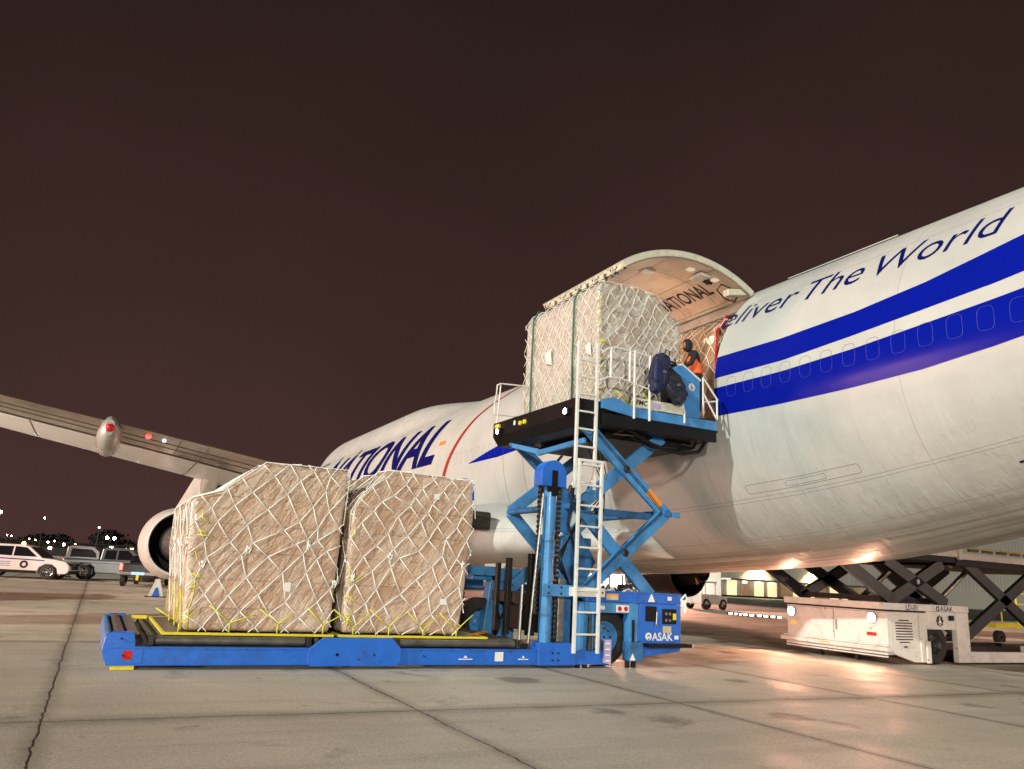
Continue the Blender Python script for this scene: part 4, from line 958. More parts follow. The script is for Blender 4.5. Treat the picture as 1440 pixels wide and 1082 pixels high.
# scissors
zlo, zmid, zhi, xl, xr_ = 1.25, 2.95, 4.55, 7.22, 9.22
for y in (.10, 3.0):
    w_, h_ = .10, .26
    a1 = MB().bar((xl, y, zlo), (xr_, y, zmid), w_, h_).build('scissor_arm', 'sky', bl, bevel=.012)
    a2 = MB().bar((xr_-.2, y+.13, zlo), (xl, y+.13, zmid), w_, h_).build('scissor_arm', 'sky', bl, bevel=.012)
    a3 = MB().bar((xr_, y, zmid), (xl, y, zhi), w_, h_).build('scissor_arm', 'sky', bl, bevel=.012)
    a4 = MB().bar((xl, y+.13, zmid), (xr_, y+.13, zhi), w_, h_).build('scissor_arm', 'sky', bl, bevel=.012)
    MB().tube([(8.22, y-.07, 2.10), (8.22, y+.22, 2.10)], .06, 14).tube([(8.22, y-.07, 3.75), (8.22, y+.22, 3.75)], .075, 14).build('pivot_pin', 'dark', bl, smooth=True)
    MB().prism([(xr_-.10, zmid-.13), (xr_+.10, zmid-.10), (xr_+.13, zmid), (xr_+.10, zmid+.10), (xr_-.10, zmid+.13)], 'Y', y-.054, y+.05).build('elbow_plate', 'sky', bl, bevel=.01)
    for p, nm in (((8.92, 3.19), 's'),):
        if y < 1: 
            d = Vector((xl-xr_, 0, zhi-zmid)).normalized(); c = Vector((8.92, y-.053, 3.23)); u = Vector((-d.z, 0, d.x))
            a_, b_ = c+d*.22, c-d*.22; MB().quad(a_+u*.08, b_+u*.08, b_-u*.08, a_-u*.08).build('warning_sticker', 'orange', bl)
for y in ():
    pass
for x in (xr_, xl): MB().tube([(x, -.02, zmid), (x, 3.2, zmid)], .07, 12).build('cross_shaft', 'skydk', bl, smooth=True)
MB().bar((xr_+.1, .0, zmid-.02), (xr_+.3, .0, zmid-.02), .06, .10).build('shaft_end', 'sky', bl)
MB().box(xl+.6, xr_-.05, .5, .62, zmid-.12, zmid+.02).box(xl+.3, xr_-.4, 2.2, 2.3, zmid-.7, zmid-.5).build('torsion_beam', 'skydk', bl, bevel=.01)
for y in (1.2, 2.0): MB().tube([(7.35, y, 1.35), (8.15, y, 3.55)], .07, 12).build('lift_cylinder', 'dark', bl, smooth=True)
MB().tube([(7.85, 1.2, 2.7), (8.2, 1.2, 3.7)], .04, 10).tube([(7.85, 2.0, 2.7), (8.2, 2.0, 3.7)], .04, 10).build('cylinder_rod', 'steel', bl, smooth=True)
MB().prism([(7.0, 1.5), (7.6, 1.4), (7.9, 1.9), (7.5, 2.5), (7.1, 2.3)], 'Y', .6, .66).prism([(6.95, 2.5), (7.3, 2.4), (7.45, 3.2), (7.05, 3.35)], 'Y', .7, .76).build('gusset_plate', 'skydk', bl, bevel=.01)
MB().tube([(6.95, .9, 2.5), (6.75, 1.0, 3.0), (6.9, 1.0, 3.6), (7.2, .9, 4.0)], .03, 8).tube([(7.3, .4, 2.0), (7.1, .4, 2.6), (7.2, .4, 3.3)], .025, 8).build('hose', 'black', bl)
# hoses clipped along the arms, grease fittings, cables, labels
def along(a, b_, y, off, n=10, sag=.008):
    a, b_ = Vector(a), Vector(b_); d = (b_-a); u = Vector((-d.z, 0, d.x)).normalized()
    return [tuple(a+d*(i/n)+u*(off+sag*math.sin(i*1.9))+Vector((0, y, 0))) for i in range(n+1)]
for off in (.0, .035): MB().tube(along((xl, 0, zlo+.1), (xr_-.1, 0, zmid), .04, off), .008, 6).build('hydraulic_hose', 'black', bl, smooth=True)
for off in (-.02, .02): MB().tube(along((xr_-.1, 0, zmid+.05), (xl+.1, 0, zhi), .045, off), .008, 6).build('hydraulic_hose', 'black', bl, smooth=True)
for k in range(4):
    MB().tube([(7.3+.06*k, .5+.1*k, 1.3), (7.0-.05*k, .45, 1.9), (7.2+.1*k, .4, 2.5+.1*k), (7.6+.12*k, .45, 2.9), (8.1, .5+.05*k, 3.4), (7.9-.1*k, .5, 4.1), (7.6, .5, 4.5)], .014, 6).build('cable', 'black', bl, smooth=True)
for (p, q) in (((8.22, 2.10), 0), ((8.22, 3.75), 0), ((xl, zmid), 0), ((8.98, 1.32), 0), ((7.3, 4.48), 0)):
    MB().lathe([(-.03, .02), (-.03, .055), (-.012, .075), (.02, .075)], (p[0], .04, p[1]), 'Y', 16).build('pivot_cap', 'dark', bl, smooth=True)
for i in range(5): MB().box(7.15+.1*i, 7.18+.1*i, -.24, -.205, .35, .36+.12*(i % 3)).build('bracket_tab', 'steel', bl)
for x, z in ((6.35, .9), (6.35, 2.2)): MB().lathe([(-.02, .118), (-.02, .13), (.02, .13), (.02, .118)], (x, -.14, z), 'Z', 20).build('cylinder_band', 'skydk', bl)
for i in range(11): MB().tube([(.1+.55*i, NY-.014, .285), (.1+.55*i, NY-.001, .285)], .011, 8).build('bolt', 'dark', bl)
for x in (7.2, 7.5, 8.4, 8.7, 9.0, 9.25): MB().tube([(x, NY-.012, 1.20), (x, NY-.0, 1.20)], .011, 8).build('bolt', 'dark', bl)
MB().box(6.60, 6.75, NY-.0135, NY-.0125, .5, .51) if False else None
MB().tube([(7.60, .02, 1.23), (7.66, -.08, 1.36), (7.85, -.1, 1.40), (8.0, .0, 1.30), (8.25, -.05, 1.42), (8.5, .0, 1.25)], .02, 8).build('white_hose', 'paper', bl, smooth=True)
for i, (x, z, m_) in enumerate(((7.20, 1.27, 'decalw'), (7.42, 1.03, 'paper'), (8.98, 1.24, 'paper'), (9.15, .52, 'decalw'))): MB().box(x, x+.10, NY-.0165, NY-.013, z, z+.07).build('small_sticker', m_, bl)
for x, z in ((-.5, .42), (-.45, .20), (2.9, .15), (4.0, .2)): MB().tube([(x, NY-.055, z), (x, NY-.0145 if x < 2 or x > 3.6 else NY-.051, z)], .014, 8).build('bolt', 'dark', bl)
# bridge platform
MB().box(6.85, 10.3, -.16, 3.30, 4.80, 4.98).build('bridge_deck', 'dark', bl, bevel=.01)
MB().prism([(6.80, 4.66), (6.80, 4.985), (7.36, 4.985), (7.36, 4.45), (6.95, 4.45)], 'Y', -.22, 3.42).box(7.37, 10.2, -.20, 3.3, 4.52, 4.78).box(7.8, 10.0, .2, 2.9, 4.36, 4.515).build('bridge_underframe', 'black', bl, bevel=.01)
ub = MB(); r9 = random.Random(8)
for i in range(14):
    x = r9.uniform(7.4, 10); y = r9.uniform(-.1, 2.6); MB().tube([(x, y, 4.5), (x+r9.uniform(-.5, .5), y+r9.uniform(-.3, .3), 4.40), (x+r9.uniform(-.8, .8), y+.1, 4.48)], .02, 6).build('hydraulic_hose', 'dark', bl)
MB().prism([(7.36, 4.84), (7.36, 5.02), (7.62, 5.10), (8.08, 4.98), (8.12, 4.96), (9.32, 4.96), (10.28, 4.96), (10.28, 4.76), (8.10, 4.76)], 'Y', -.30, -.21).build('bridge_side', 'sky', bl, bevel=.008)
MB().prism([(7.36, 4.84), (8.10, 4.76), (8.10, 4.70), (7.36, 4.74)], 'Y', -.30, -.205)
MB().box(7.38, 10.28, -.285, -.205, 4.52, 4.755).build('bridge_skirt', 'black', bl, bevel=.004)
MB().box(8.12, 9.36, -.318, -.302, 4.97, 5.17).build('name_board', 'cream_edge', bl, bevel=.004)
flat_text('FMC', .30, .11, (8.15, -.321, 5.02), (1, 0, 0), (0, 0, 1), 'decalk', bl, shear=.2, offset=.03)
MB().box(8.56, 8.78, -.321, -.319, 5.0, 5.12).build('board_sticker', 'lilac', bl)
MB().box(9.0, 10.28, -.19, .28, 4.99, 5.02).build('catwalk', 'dark', bl)
# console
MB().prism([(9.30, 4.97), (9.30, 5.62), (9.02, 5.76), (9.22, 6.02), (9.42, 6.05), (9.85, 5.80), (9.85, 4.97)], 'Y', -.27, .02).build('control_console', 'sky', bl, bevel=.015)
MB().prism([(9.0, 5.02), (9.0, 5.70), (9.28, 5.60), (9.28, 5.02)], 'Y', -.24, -.02).build('console_back', 'black', bl)
MB().bar((9.36, -.12, 6.09), (9.88, -.12, 5.80), .30, .05).build('console_top', 'white', bl, bevel=.008)
MB().tube([(9.0, -.2, 6.02), (9.12, -.18, 6.12), (9.3, -.15, 6.10)], .02, 6).tube([(9.25, -.2, 6.08), (9.22, -.2, 6.20)], .015, 6).box(9.05, 9.3, -.2, -.1, 6.03, 6.07).build('control_lever', 'black', bl)
emblem(9.62, 5.62, .085, -.277, 'decalw', 'sky', bl)
# railings
def rail(pts_list, r=.021, m='white', name='handrail'):
    mb = MB()
    for p in pts_list: mb.tube(p, r, 8)
    return mb.build(name, m, bl, smooth=True)
yr = -.33
rail([[(7.30, yr, 5.95), (7.42, yr, 6.05), (7.62, yr, 6.12), (8.10, yr, 6.10), (8.72, yr, 6.07), (8.92, yr, 5.93), (9.30, yr, 5.28), (9.38, yr, 5.05), (9.38, yr, 4.80)],
      [(7.28, yr, 5.38), (7.45, yr, 5.47), (7.75, yr, 5.50), (8.2, yr, 5.42), (8.62, yr, 5.36)]])
rail([[(7.52, yr, 6.1), (7.52, yr, 5.47)], [(7.98, yr, 6.1), (7.98, yr, 5.45)], [(8.10, yr, 6.14), (8.10, yr, 4.72)], [(8.48, yr, 6.1), (8.48, yr, 4.72)]], .026, name='railing_post')
rail([[(9.88, yr, 5.04), (9.88, yr, 5.86)], [(9.90, yr, 5.84), (10.28, yr, 5.42)], [(10.26, yr, 5.42), (10.26, yr, 5.0)], [(9.90, yr, 5.5), (10.24, yr, 5.02)], [(9.95, yr+.1, 5.35), (10.32, yr+.1, 5.42)]], name='side_gate')
rail([[(6.82, 3.30, 4.9), (6.82, 3.20, 5.88)], [(6.82, 3.38, 5.92), (6.82, 3.40, 5.7), (6.82, 3.48, 5.5), (6.82, 3.45, 5.22)], [(6.82, 3.38, 5.92), (6.82, 3.2, 5.92), (7.45, 3.2, 5.96), (9.9, 3.55, 6.0)], [(6.82, 3.45, 5.22), (7.5, 3.45, 5.25), (9.9, 3.55, 5.3)], [(8.6, 3.55, 4.9), (8.6, 3.55, 6)], [(9.9, 3.55, 4.9), (9.9, 3.55, 6)]], .018)
# work lights at the rear bridge corners
G['worklight'] = emis('white_work_lamp', (.92, 1, .96), 40)
for y in (3.0, .02):
    w = MB().box(6.70, 6.80, y-.09, y+.09, 4.66, 4.80).build('work_light', 'black', bl, bevel=.01)
    MB().tube([(6.690, y, 4.73), (6.698, y, 4.73)], .055, 16).build('lamp_lens', 'worklight', w)
    lamp('SPOT', 'work_light_beam', (6.66, y, 4.73), 130, (.92, 1, .96), .05, direction=(-1, -.25, -.35), spot=R(130))
MB().box(6.72, 6.80, 3.02, 3.20, 4.82, 4.92).build('hazard_light', 'yellow', bl, bevel=.02)
for y in (2.05, 1.85): MB().lathe([(-.04, .01), (-.03, .05), (.02, .06)], (6.79, y, 4.80), 'X', 12).build('hazard_light', 'yellow', bl, smooth=True)
MB().box(6.79, 6.80, 2.3, 2.38, 4.8, 4.9).build('sticker', 'decalw', bl)
# white ladders
def ladder(x0, x1, z0, z1, y, step=.32, first=.16):
    m = MB().box(x0, x0+.055, y-.03, y+.03, z0, z1).box(x1-.055, x1, y-.03, y+.03, z0, z1); z = z0+first
    while z < z1-.05: m.box(x0+.056, x1-.056, y-.02, y+.02, z, z+.035); z += step
    return m.build('ladder', 'white', bl, bevel=.005)
ladder(6.80, 7.36, .26, 3.72, -.38, .385, .31); ladder(6.78, 7.27, 3.22, 6.12, -.26, .345, .10)
MB().box(6.80, 7.36, -.41, -.352, 3.721, 3.77).build('ladder_top', 'white', bl)
MB().box(6.72, 7.50, -.345, -.33, 1.25, 1.41).build('ladder_bracket', 'white', bl, bevel=.004)
rb = MB()
for x in (6.9, 7.44): rb.tube([(x-.02 if x < 7 else x, -.352, 1.33), (x-.02 if x < 7 else x, -.346, 1.33)], .022, 10)
rb.build('bolt', 'red2', bl)
# hose loops under the bridge
MB().tube([(7.86, .0, 4.60), (8.25, -.1, 4.50), (8.66, -.15, 4.30), (9.05, -.15, 4.22), (9.5, -.1, 4.20), (9.98, -.08, 4.30), (10.22, .0, 4.55), (10.25, .05, 4.72)], .04, 10).tube([(7.9, .12, 4.62), (8.3, .08, 4.45), (8.8, .02, 4.28), (9.4, .02, 4.27), (9.9, .02, 4.38), (10.15, .1, 4.7)], .03, 10).build('hose', 'black', bl, smooth=True)
MB().bar((6.98, 2.75, 4.42), (7.35, 2.0, 4.2), .08, .12).bar((6.98, 2.75, 4.42), (6.98, 2.9, 4.66), .08, .12).bar((7.3, 2.1, 4.2), (7.3, .2, 4.25), .08, .12).build('support_strut', 'sky', bl, bevel=.02)

# ================================================================== BAGS, WORKER
G['nylon'] = mat('navy_nylon', (.012, .018, .07), .55, 0, .3, 6, .9, 18); G['bagk'] = mat('charcoal_nylon', (.02, .023, .035), .5, 0, .3, 6, .8, 16)
def bag(name, label, c, rx, ry, rz, rot, m):
    t = thing(name, label, 'bag', c, group='bags hung on the bridge rail'); bm = bmesh.new(); bmesh.ops.create_uvsphere(bm, u_segments=32, v_segments=20, radius=1)
    rg = random.Random(len(label)); ph = [rg.uniform(0, 6) for _ in range(6)]
    for v in bm.verts:
        p = v.co.copy(); e_ = .58
        q = Vector([math.copysign(abs(x)**e_, x) for x in p]); w = 1+.08*math.sin(5*p.x+ph[0]+3*p.z)+.07*math.sin(7*p.z+ph[1])+.05*math.sin(13*p.y+ph[2]+9*p.x)+.035*math.sin(19*p.z+7*p.x)
        v.co = Matrix.Rotation(rot, 3, 'Y') @ Vector((q.x*rx*w*(1+.18*p.z), q.y*ry*w, q.z*rz*w))+Vector(c)
    for f in bm.faces: f.smooth = True
    bm_obj(bm, 'bag_body', m, t)
    Rm = Matrix.Rotation(rot, 3, 'Y')
    def L_(x, y, z): return tuple(Rm @ Vector((x*rx, y*ry, z*rz))+Vector(c))
    MB().tube([L_(-.5, -1.08, .6), L_(0, -1.14, .2), L_(.35, -1.12, -.5)], .008, 6).build('zip', 'dark', t)
    MB().tube([L_(-.3, -1.0, .9), L_(-.25, -1.2, 1.25), L_(.25, -1.2, 1.25), L_(.3, -1.0, .9)], .018, 6).build('carry_handle', 'bagk', t)
    MB().box(c[0]-.02, c[0]+.06, c[1]-ry*1.18, c[1]-ry*1.1, c[2]-.02, c[2]+.03).build('buckle', 'steel', t)
bag('backpack', 'navy backpack slung over the white bridge rail', (8.62, -.46, 5.72), .19, .13, .38, R(12), 'nylon')
bag('duffel_bag', 'charcoal duffel bag hanging on the rail by the control console', (8.98, -.47, 5.50), .22, .13, .34, R(-38), 'bagk')

def skinned(name, pts, edges, radii, m, parent, sub=2):
    me = bpy.data.meshes.new(name); me.from_pydata([tuple(p) for p in pts], edges, []); o = bpy.data.objects.new(name, me); S.collection.objects.link(o); attach(o, parent)
    me.materials.append(G[m] if isinstance(m, str) else m)
    sk = o.modifiers.new('skin', 'SKIN'); sk.use_smooth_shade = True; me.skin_vertices[0].data[0].use_root = True
    for i, r_ in enumerate(radii): me.skin_vertices[0].data[i].radius = r_ if isinstance(r_, tuple) else (r_, r_)
    ss = o.modifiers.new('sub', 'SUBSURF'); ss.levels = sub; ss.render_levels = sub
    return o
G['cloth'] = mat('black_work_clothes', (.012, .012, .014), .8, 0, .3, 8, .6, 25); G['vest'] = mat('orange_safety_vest', (.85, .15, .03), .7, 0, .12, 8, .5, 25)
G['skinc'] = mat('skin', (.35, .18, .12), .5, 0, .08, 12); G['maroon'] = mat('dark_maroon_trousers', (.06, .012, .015), .75, 0, .3, 8, .5, 25); G['jeans'] = mat('dark_trousers', (.015, .017, .025), .8, 0, .3, 8, .4, 20)
def person(label, loc, rotz, pose='control', vest=True, trousers='maroon', group=None, s=1.0):
    """stands facing local -X"""
    t = thing('person', label, 'person', loc, group, rotz); T = Matrix.Translation(loc) @ Matrix.Rotation(rotz, 4, 'Z') @ Matrix.Scale(s, 4)
    def W_(p): return T @ Vector(p)
    lean = -.10 if pose == 'control' else 0
    P = dict(pel=(0, 0, .95), waist=(lean*.3, 0, 1.08), chest=(lean*.8, 0, 1.32), neck=(lean*1.2, 0, 1.50), n2=(lean*1.5, 0, 1.55))
    pts = []; rad = []; ed = []; idx = {}
    def add(k, p, r_, par=None):
        idx[k] = len(pts); pts.append(W_(p)); rad.append(tuple(q*s for q in r_) if isinstance(r_, tuple) else r_*s)
        if par: ed.append((idx[par], idx[k]))
    add('pel', P['pel'], (.15, .13)); add('waist', P['waist'], (.15, .12), 'pel'); add('chest', P['chest'], (.17, .13), 'waist'); add('neck', P['neck'], (.075, .075), 'chest'); add('n2', P['n2'], .06, 'neck')
    for sd in (-1, 1):
        k = 'L' if sd > 0 else 'R'
        add('sh'+k, (lean, sd*.19, 1.43), .075, 'chest')
        if pose == 'control': el, wr = (lean-.12, sd*.24, 1.17), (lean-.36, sd*.16, 1.10)
        else: el, wr = (.03, sd*.25, 1.14), (-.06, sd*.24, .90)
        add('el'+k, el, .055, 'sh'+k); add('wr'+k, wr, .038, 'el'+k)
        add('hip'+k, (0, sd*.09, .88), .105, 'pel'); add('kn'+k, (-.02*sd-.01, sd*.11, .49), .072, 'hip'+k); add('an'+k, (.03*sd, sd*.12, .10), .052, 'kn'+k)
        # hand: five small fingers
        hx, hy, hz = wr; d = Vector((-1, 0, -.15)).normalized() if pose == 'control' else Vector((-.1, 0, -1)).normalized()
        c_ = Vector(wr)+d*.07
        hp = [W_(wr), W_(c_)]; he = [(0, 1)]; hr = [.026*s, .032*s]
        for q in range(4):
            off = Vector((0, (q-1.5)*.019, 0)); L0 = (.075, .085, .08, .062)[q]
            a = c_+off+d*.03; b_ = a+d*L0*.55+Vector((0, 0, -.006)); e_ = b_+d*L0*.45+(Vector((0, 0, -.03)) if pose == 'control' else Vector((-.03, 0, 0)))
            i0 = len(hp); hp += [W_(a), W_(b_), W_(e_)]; he += [(1, i0), (i0, i0+1), (i0+1, i0+2)]; hr += [.0095*s, .009*s, .008*s]
        a = Vector(wr)+d*.03+Vector((0, -sd*.035, 0)); b_ = a+d*.045+Vector((0, -sd*.02, -.005)); i0 = len(hp); hp += [W_(a), W_(b_)]; he += [(0, i0), (i0, i0+1)]; hr += [.011*s, .009*s]
        skinned('hand', hp, he, hr, 'skinc', t, 1)
        ax, ay = .03*sd, sd*.12
        skinned('boot', [W_((ax+.05, ay, .055)), W_((ax-.07, ay, .055)), W_((ax-.18, ay, .04))], [(0, 1), (1, 2)], [.05*s, .048*s, .036*s], 'black', t, 1)
    skinned('body', pts, ed, rad, 'cloth', t)
    # trousers and vest follow the body
    tp = [W_((0, 0, .97)), W_((0, 0, .90))]; te = [(0, 1)]; tr_ = [(.158*s, .138*s), (.15*s, .13*s)]
    for sd in (-1, 1):
        i0 = len(tp); tp += [W_((0, sd*.09, .86)), W_((-.02*sd-.01, sd*.11, .49)), W_((.03*sd, sd*.12, .12))]; te += [(1, i0), (i0, i0+1), (i0+1, i0+2)]; tr_ += [.115*s, .083*s, .068*s]
    skinned('trousers', tp, te, tr_, trousers, t)
    if vest:
        skinned('safety_vest', [W_((lean*.1, 0, .93)), W_((lean*.3, 0, 1.08)), W_((lean*.8, 0, 1.30)), W_((lean*.95, 0, 1.44))], [(0, 1), (1, 2), (2, 3)], [(.19*s, .165*s), (.185*s, .16*s), (.205*s, .18*s), (.15*s, .12*s)], 'vest', t)
    # head
    bm = bmesh.new(); bmesh.ops.create_uvsphere(bm, u_segments=24, v_segments=16, radius=1); hx = lean*2.0-.02; hz = 1.665
    for v in bm.verts:
        p = v.co; x, y, z = p.x*.098, p.y*.076, p.z*.118
        if p.x < 0 and p.z < -.2: x *= .92; y *= .88
        if p.x < -.5 and abs(p.y) < .25 and -.25 < p.z < .2: x -= .018*(1-abs(p.y)*4)*(1.2-abs(p.z+.05)*3)
        if p.x < -.5 and .1 < p.z < .35 and .15 < abs(p.y) < .6: x += .008
        v.co = W_((x+hx, y, z+hz))
    for f in bm.faces: f.smooth = True
    hd = bm_obj(bm, 'head', 'skinc', t)
    m = MB()
    for sd in (-1, 1): m.tube([W_((hx-.088, sd*.030, hz+.018)), W_((hx-.094, sd*.030, hz+.018))], .009*s, 8)
    m.build('eyes', 'decalk', t); MB().tube([W_((hx-.094, -.022, hz-.055)), W_((hx-.098, 0, hz-.057)), W_((hx-.094, .022, hz-.055))], .005*s, 6).build('mouth', 'maroon', t)
    # hood / hat shell, open at the face
    bm = bmesh.new(); bmesh.ops.create_uvsphere(bm, u_segments=28, v_segments=18, radius=1)
    kill = [f for f in bm.faces if f.calc_center_median().x < -.62 and (-.55 < f.calc_center_median().z < .42)] if pose == 'control' else [f for f in bm.faces if f.calc_center_median().z < .15 and f.calc_center_median().x < .3]
    bmesh.ops.delete(bm, geom=kill, context='FACES')
    for v in bm.verts:
        p = v.co; z = p.z*.138
        if pose == 'control' and p.z < -.4: z = p.z*.165
        v.co = W_((p.x*.118+hx+.006, p.y*.100, z+hz-.002))
    for f in bm.faces: f.smooth = True
    bm_obj(bm, 'hood' if pose == 'control' else 'cap', 'cloth', t)
    return t
person('worker in black hood and orange safety vest at the bridge console', (10.02, .02, 5.02), R(-22), s=1.0)
person('officer in dark uniform standing in front of the white suv', (-2.35, 42.0, 0), R(160), pose='stand', vest=False, trousers='jeans', s=.98)

# ================================================================== WHITE LOADER (far side of the aircraft)
wl = thing('cargo_loader', 'white scissor lift loader with black arms and headlights beyond the fuselage', 'cargo loader', (18.5, 1.5, 0))
X0 = 15.68; WY, WF = 0.0, 3.05
MB().box(X0, 17.12, WY, WF, .22, 1.20).build('engine_housing', 'cream', wl, bevel=.02)
MB().prism([(X0-.03, 1.24), (X0-.10, 1.30), (X0-.06, 1.40), (17.1, 1.40), (18.75, 1.40), (18.75, 1.24)], 'Y', WY-.02, WY+.12).build('upper_beam', 'cream', wl, bevel=.012)
MB().box(X0-.06, X0+.06, WY+.121, WF+.05, 1.24, 1.40).build('upper_beam', 'cream', wl, bevel=.012)
MB().box(X0-.08, 17.1, WY-.012, WF, .205, .22).box(X0+.02, 17.1, WY+.02, WF-.02, 1.20, 1.239).build('shadow_gap', 'black', wl)
MB().box(X0-.14, X0-.002, WY-.10, WF+.12, .30, .40).box(X0-.10, X0-.002, WY-.05, WF+.05, .405, .45).build('bumper', 'cream', wl, bevel=.012)
MB().prism([(X0-.06, .30), (X0+.9, .06), (17.0, .06), (17.12, .22), (17.12, .34), (X0-.06, .34)], 'Y', WY-.03, WY+.06).box(X0-.05, X0+.0, WY, WF, .16, .295).build('lower_skirt', 'cream', wl, bevel=.012)
MB().box(X0+.06, X0+.14, .9, 1.0, .02, .16).box(X0+.06, X0+.14, 2.0, 2.1, .02, .16).build('stabiliser_pad', 'black', wl)
MB().box(X0-.006, X0-.002, 1.52, 1.535, .46, 1.18).box(X0-.006, X0-.002, .02, WF-.02, 1.165, 1.172).build('door_seam', G['seam'], wl)
MB().box(X0-.03, X0-.003, 1.42, 1.46, .68, .92).build('door_handle', 'steel', wl, bevel=.005)
MB().box(X0-.145, X0-.141, 1.55, 1.85, .335, .375).build('sticker', mat('tan_sticker', (.5, .4, .2), .5), wl)
G['headlamp'] = emis('headlamp_glow', (1, .86, .72), 28)
for y in (2.86, .38):
    h = MB().lathe([(-.05, .12), (-.02, .13), (.0, .13)], (X0, y, 1.03), 'X', 20).build('headlamp', 'steel', wl, smooth=True)
    MB().tube([(X0-.056, y, 1.03), (X0-.046, y, 1.03)], .105, 20).build('lamp_lens', 'headlamp', h)
    lamp('SPOT', 'headlamp_beam', (X0-.09, y, 1.03), 620, (1, .45, .28), .09, direction=(-1, -.06, -.16), spot=R(132), blend=.9)
MB().box(X0-.02, X0-.002, 2.72, 2.92, .70, .78).build('indicator', mat('amber_lens', (.8, .35, .05), .3, emit=(1, .5, .1), estr=.6), wl, bevel=.01); MB().box(X0-.012, X0-.002, .30, .56, .62, .70).build('side_marker', 'red2', wl)
# side: louvres, pillar, wheel arch
lv = MB()
for i in range(9):
    z = .50+.062*i; w_ = .30 if 0 < i < 8 else .18; lv.box(16.26-w_, 16.26+w_, WY-.010, WY-.003, z, z+.024)
lv.build('louvre', 'black', wl); MB().box(15.78, 16.74, WY-.006, WY-.001, .36, 1.14).build('side_panel', 'cream', wl, bevel=.003)
flat_text('FMC', .18, .05, (16.20, WY-.012, .38), (1, 0, 0), (0, 0, 1), 'decalk', wl, shear=.2, offset=.03)
flat_text('LD-01', .42, .13, (16.35, WY-.024, 1.25), (1, 0, 0), (0, 0, 1), 'decalk', wl, offset=.01)
flat_text('ASAK', .50, .13, (17.62, WY-.024, 1.25), (1, 0, 0), (0, 0, 1), 'decalk', wl, offset=.01)
MB().lathe([(0, .035), (.004, .035), (.004, .065), (0, .065), (0, .035)], (17.53, WY-.026, 1.31), 'Y', 16).build('emblem', 'decalk', wl)
MB().box(16.80, 16.92, WY-.05, WY-.004, .06, 1.16).box(17.0, 17.14, WY-.06, WY-.004, .04, .55).build('side_pillar', 'cream', wl, bevel=.012)
MB().box(17.15, 18.20, WY+.01, WY+.10, .82, 1.235).build('arch_panel', 'cream', wl, bevel=.01)
emblem(17.62, 1.02, .13, WY+.004, 'decalk', 'decalw', wl)
MB().box(17.95, 18.10, WY-.06, WY+.008, 1.04, 1.16).build('side_lamp', 'black', wl, bevel=.02)
MB().box(18.21, 18.70, WY-.03, WY+.12, .05, 1.235).build('rear_pillar', 'cream', wl, bevel=.015)
MB().box(18.71, 21.2, WY-.02, WY+.10, .05, .31).box(21.0, 23.4, WY-.06, WY+.12, .04, .46).build('low_side_beam', 'cream', wl, bevel=.012)
MB().box(18.71, 26, WY+.4, WF-.2, .10, .30).build('low_deck', 'dark', wl); MB().box(18.71, 26, WF-.12, WF, .05, .31).build('low_side_beam', 'cream', wl, bevel=.012)
MB().box(19.6, 21.5, WY+.9, WY+1.0, .36, .46).build('roller_bar', 'black', wl)
wheel(17.48, .22, .47, .32, wl, 'dark'); wheel(17.48, 2.9, .47, .32, wl, 'dark', yout=1)
MB().box(17.13, 18.2, .45, 2.7, .35, .85).build('axle_frame', 'black', wl)
# arms (black) - two crossed pairs near, two far
for y in (.12, 2.75):
    for a, b_ in (((18.05, 1.42), (15.85, 2.42)), ((15.9, 1.42), (18.0, 2.42)), ((22.3, .55), (18.75, 2.60)), ((18.5, .55), (22.1, 2.45)), ((14.2, 2.44), (16.1, 1.45))):
        MB().bar((a[0], y, a[1]), (b_[0], y, b_[1]), .12, .29).build('scissor_arm', 'arm', wl, bevel=.012)
MB().tube([(16.95, .03, 1.93), (16.95, .2, 1.93)], .06, 12).tube([(16.95, .02, 1.93), (16.95, .03, 1.93)], .035, 10).build('pivot_pin', 'steel', wl)
MB().box(15.9, 18.2, .3, 2.7, 1.42, 1.55).build('cross_frame', 'black', wl); 
for x in (16.2, 19.2): MB().tube([(x, 1.2, 1.4), (x+1.5, 1.2, 2.35)], .07, 10).build('lift_cylinder', 'steel', wl)
MB().box(14.3, 18.45, .0, 3.0, 2.46, 2.62).box(18.4, 24.5, .0, 3.0, 2.40, 2.62).build('bridge_underframe', 'black', wl)
MB().box(14.2, 18.5, -.05, .0, 2.60, 2.78).box(18.45, 18.6, -.08, .02, 2.55, 3.02).box(18.55, 24.5, -.05, 0, 2.56, 2.72).build('bridge_side', 'cream', wl, bevel=.01)
for i in range(9): MB().tube([(18.9+.6*i, -.04, 2.80), (19.3+.6*i, -.04, 2.80)], .035, 8).build('side_roller', 'steel', wl)
MB().tube([(18.7, .02, 2.86), (24.4, .02, 2.86)], .02, 8).tube([(22.0, .05, 2.86), (22.0, .05, 3.35)], .02, 8).build('handrail', 'yellow', wl)

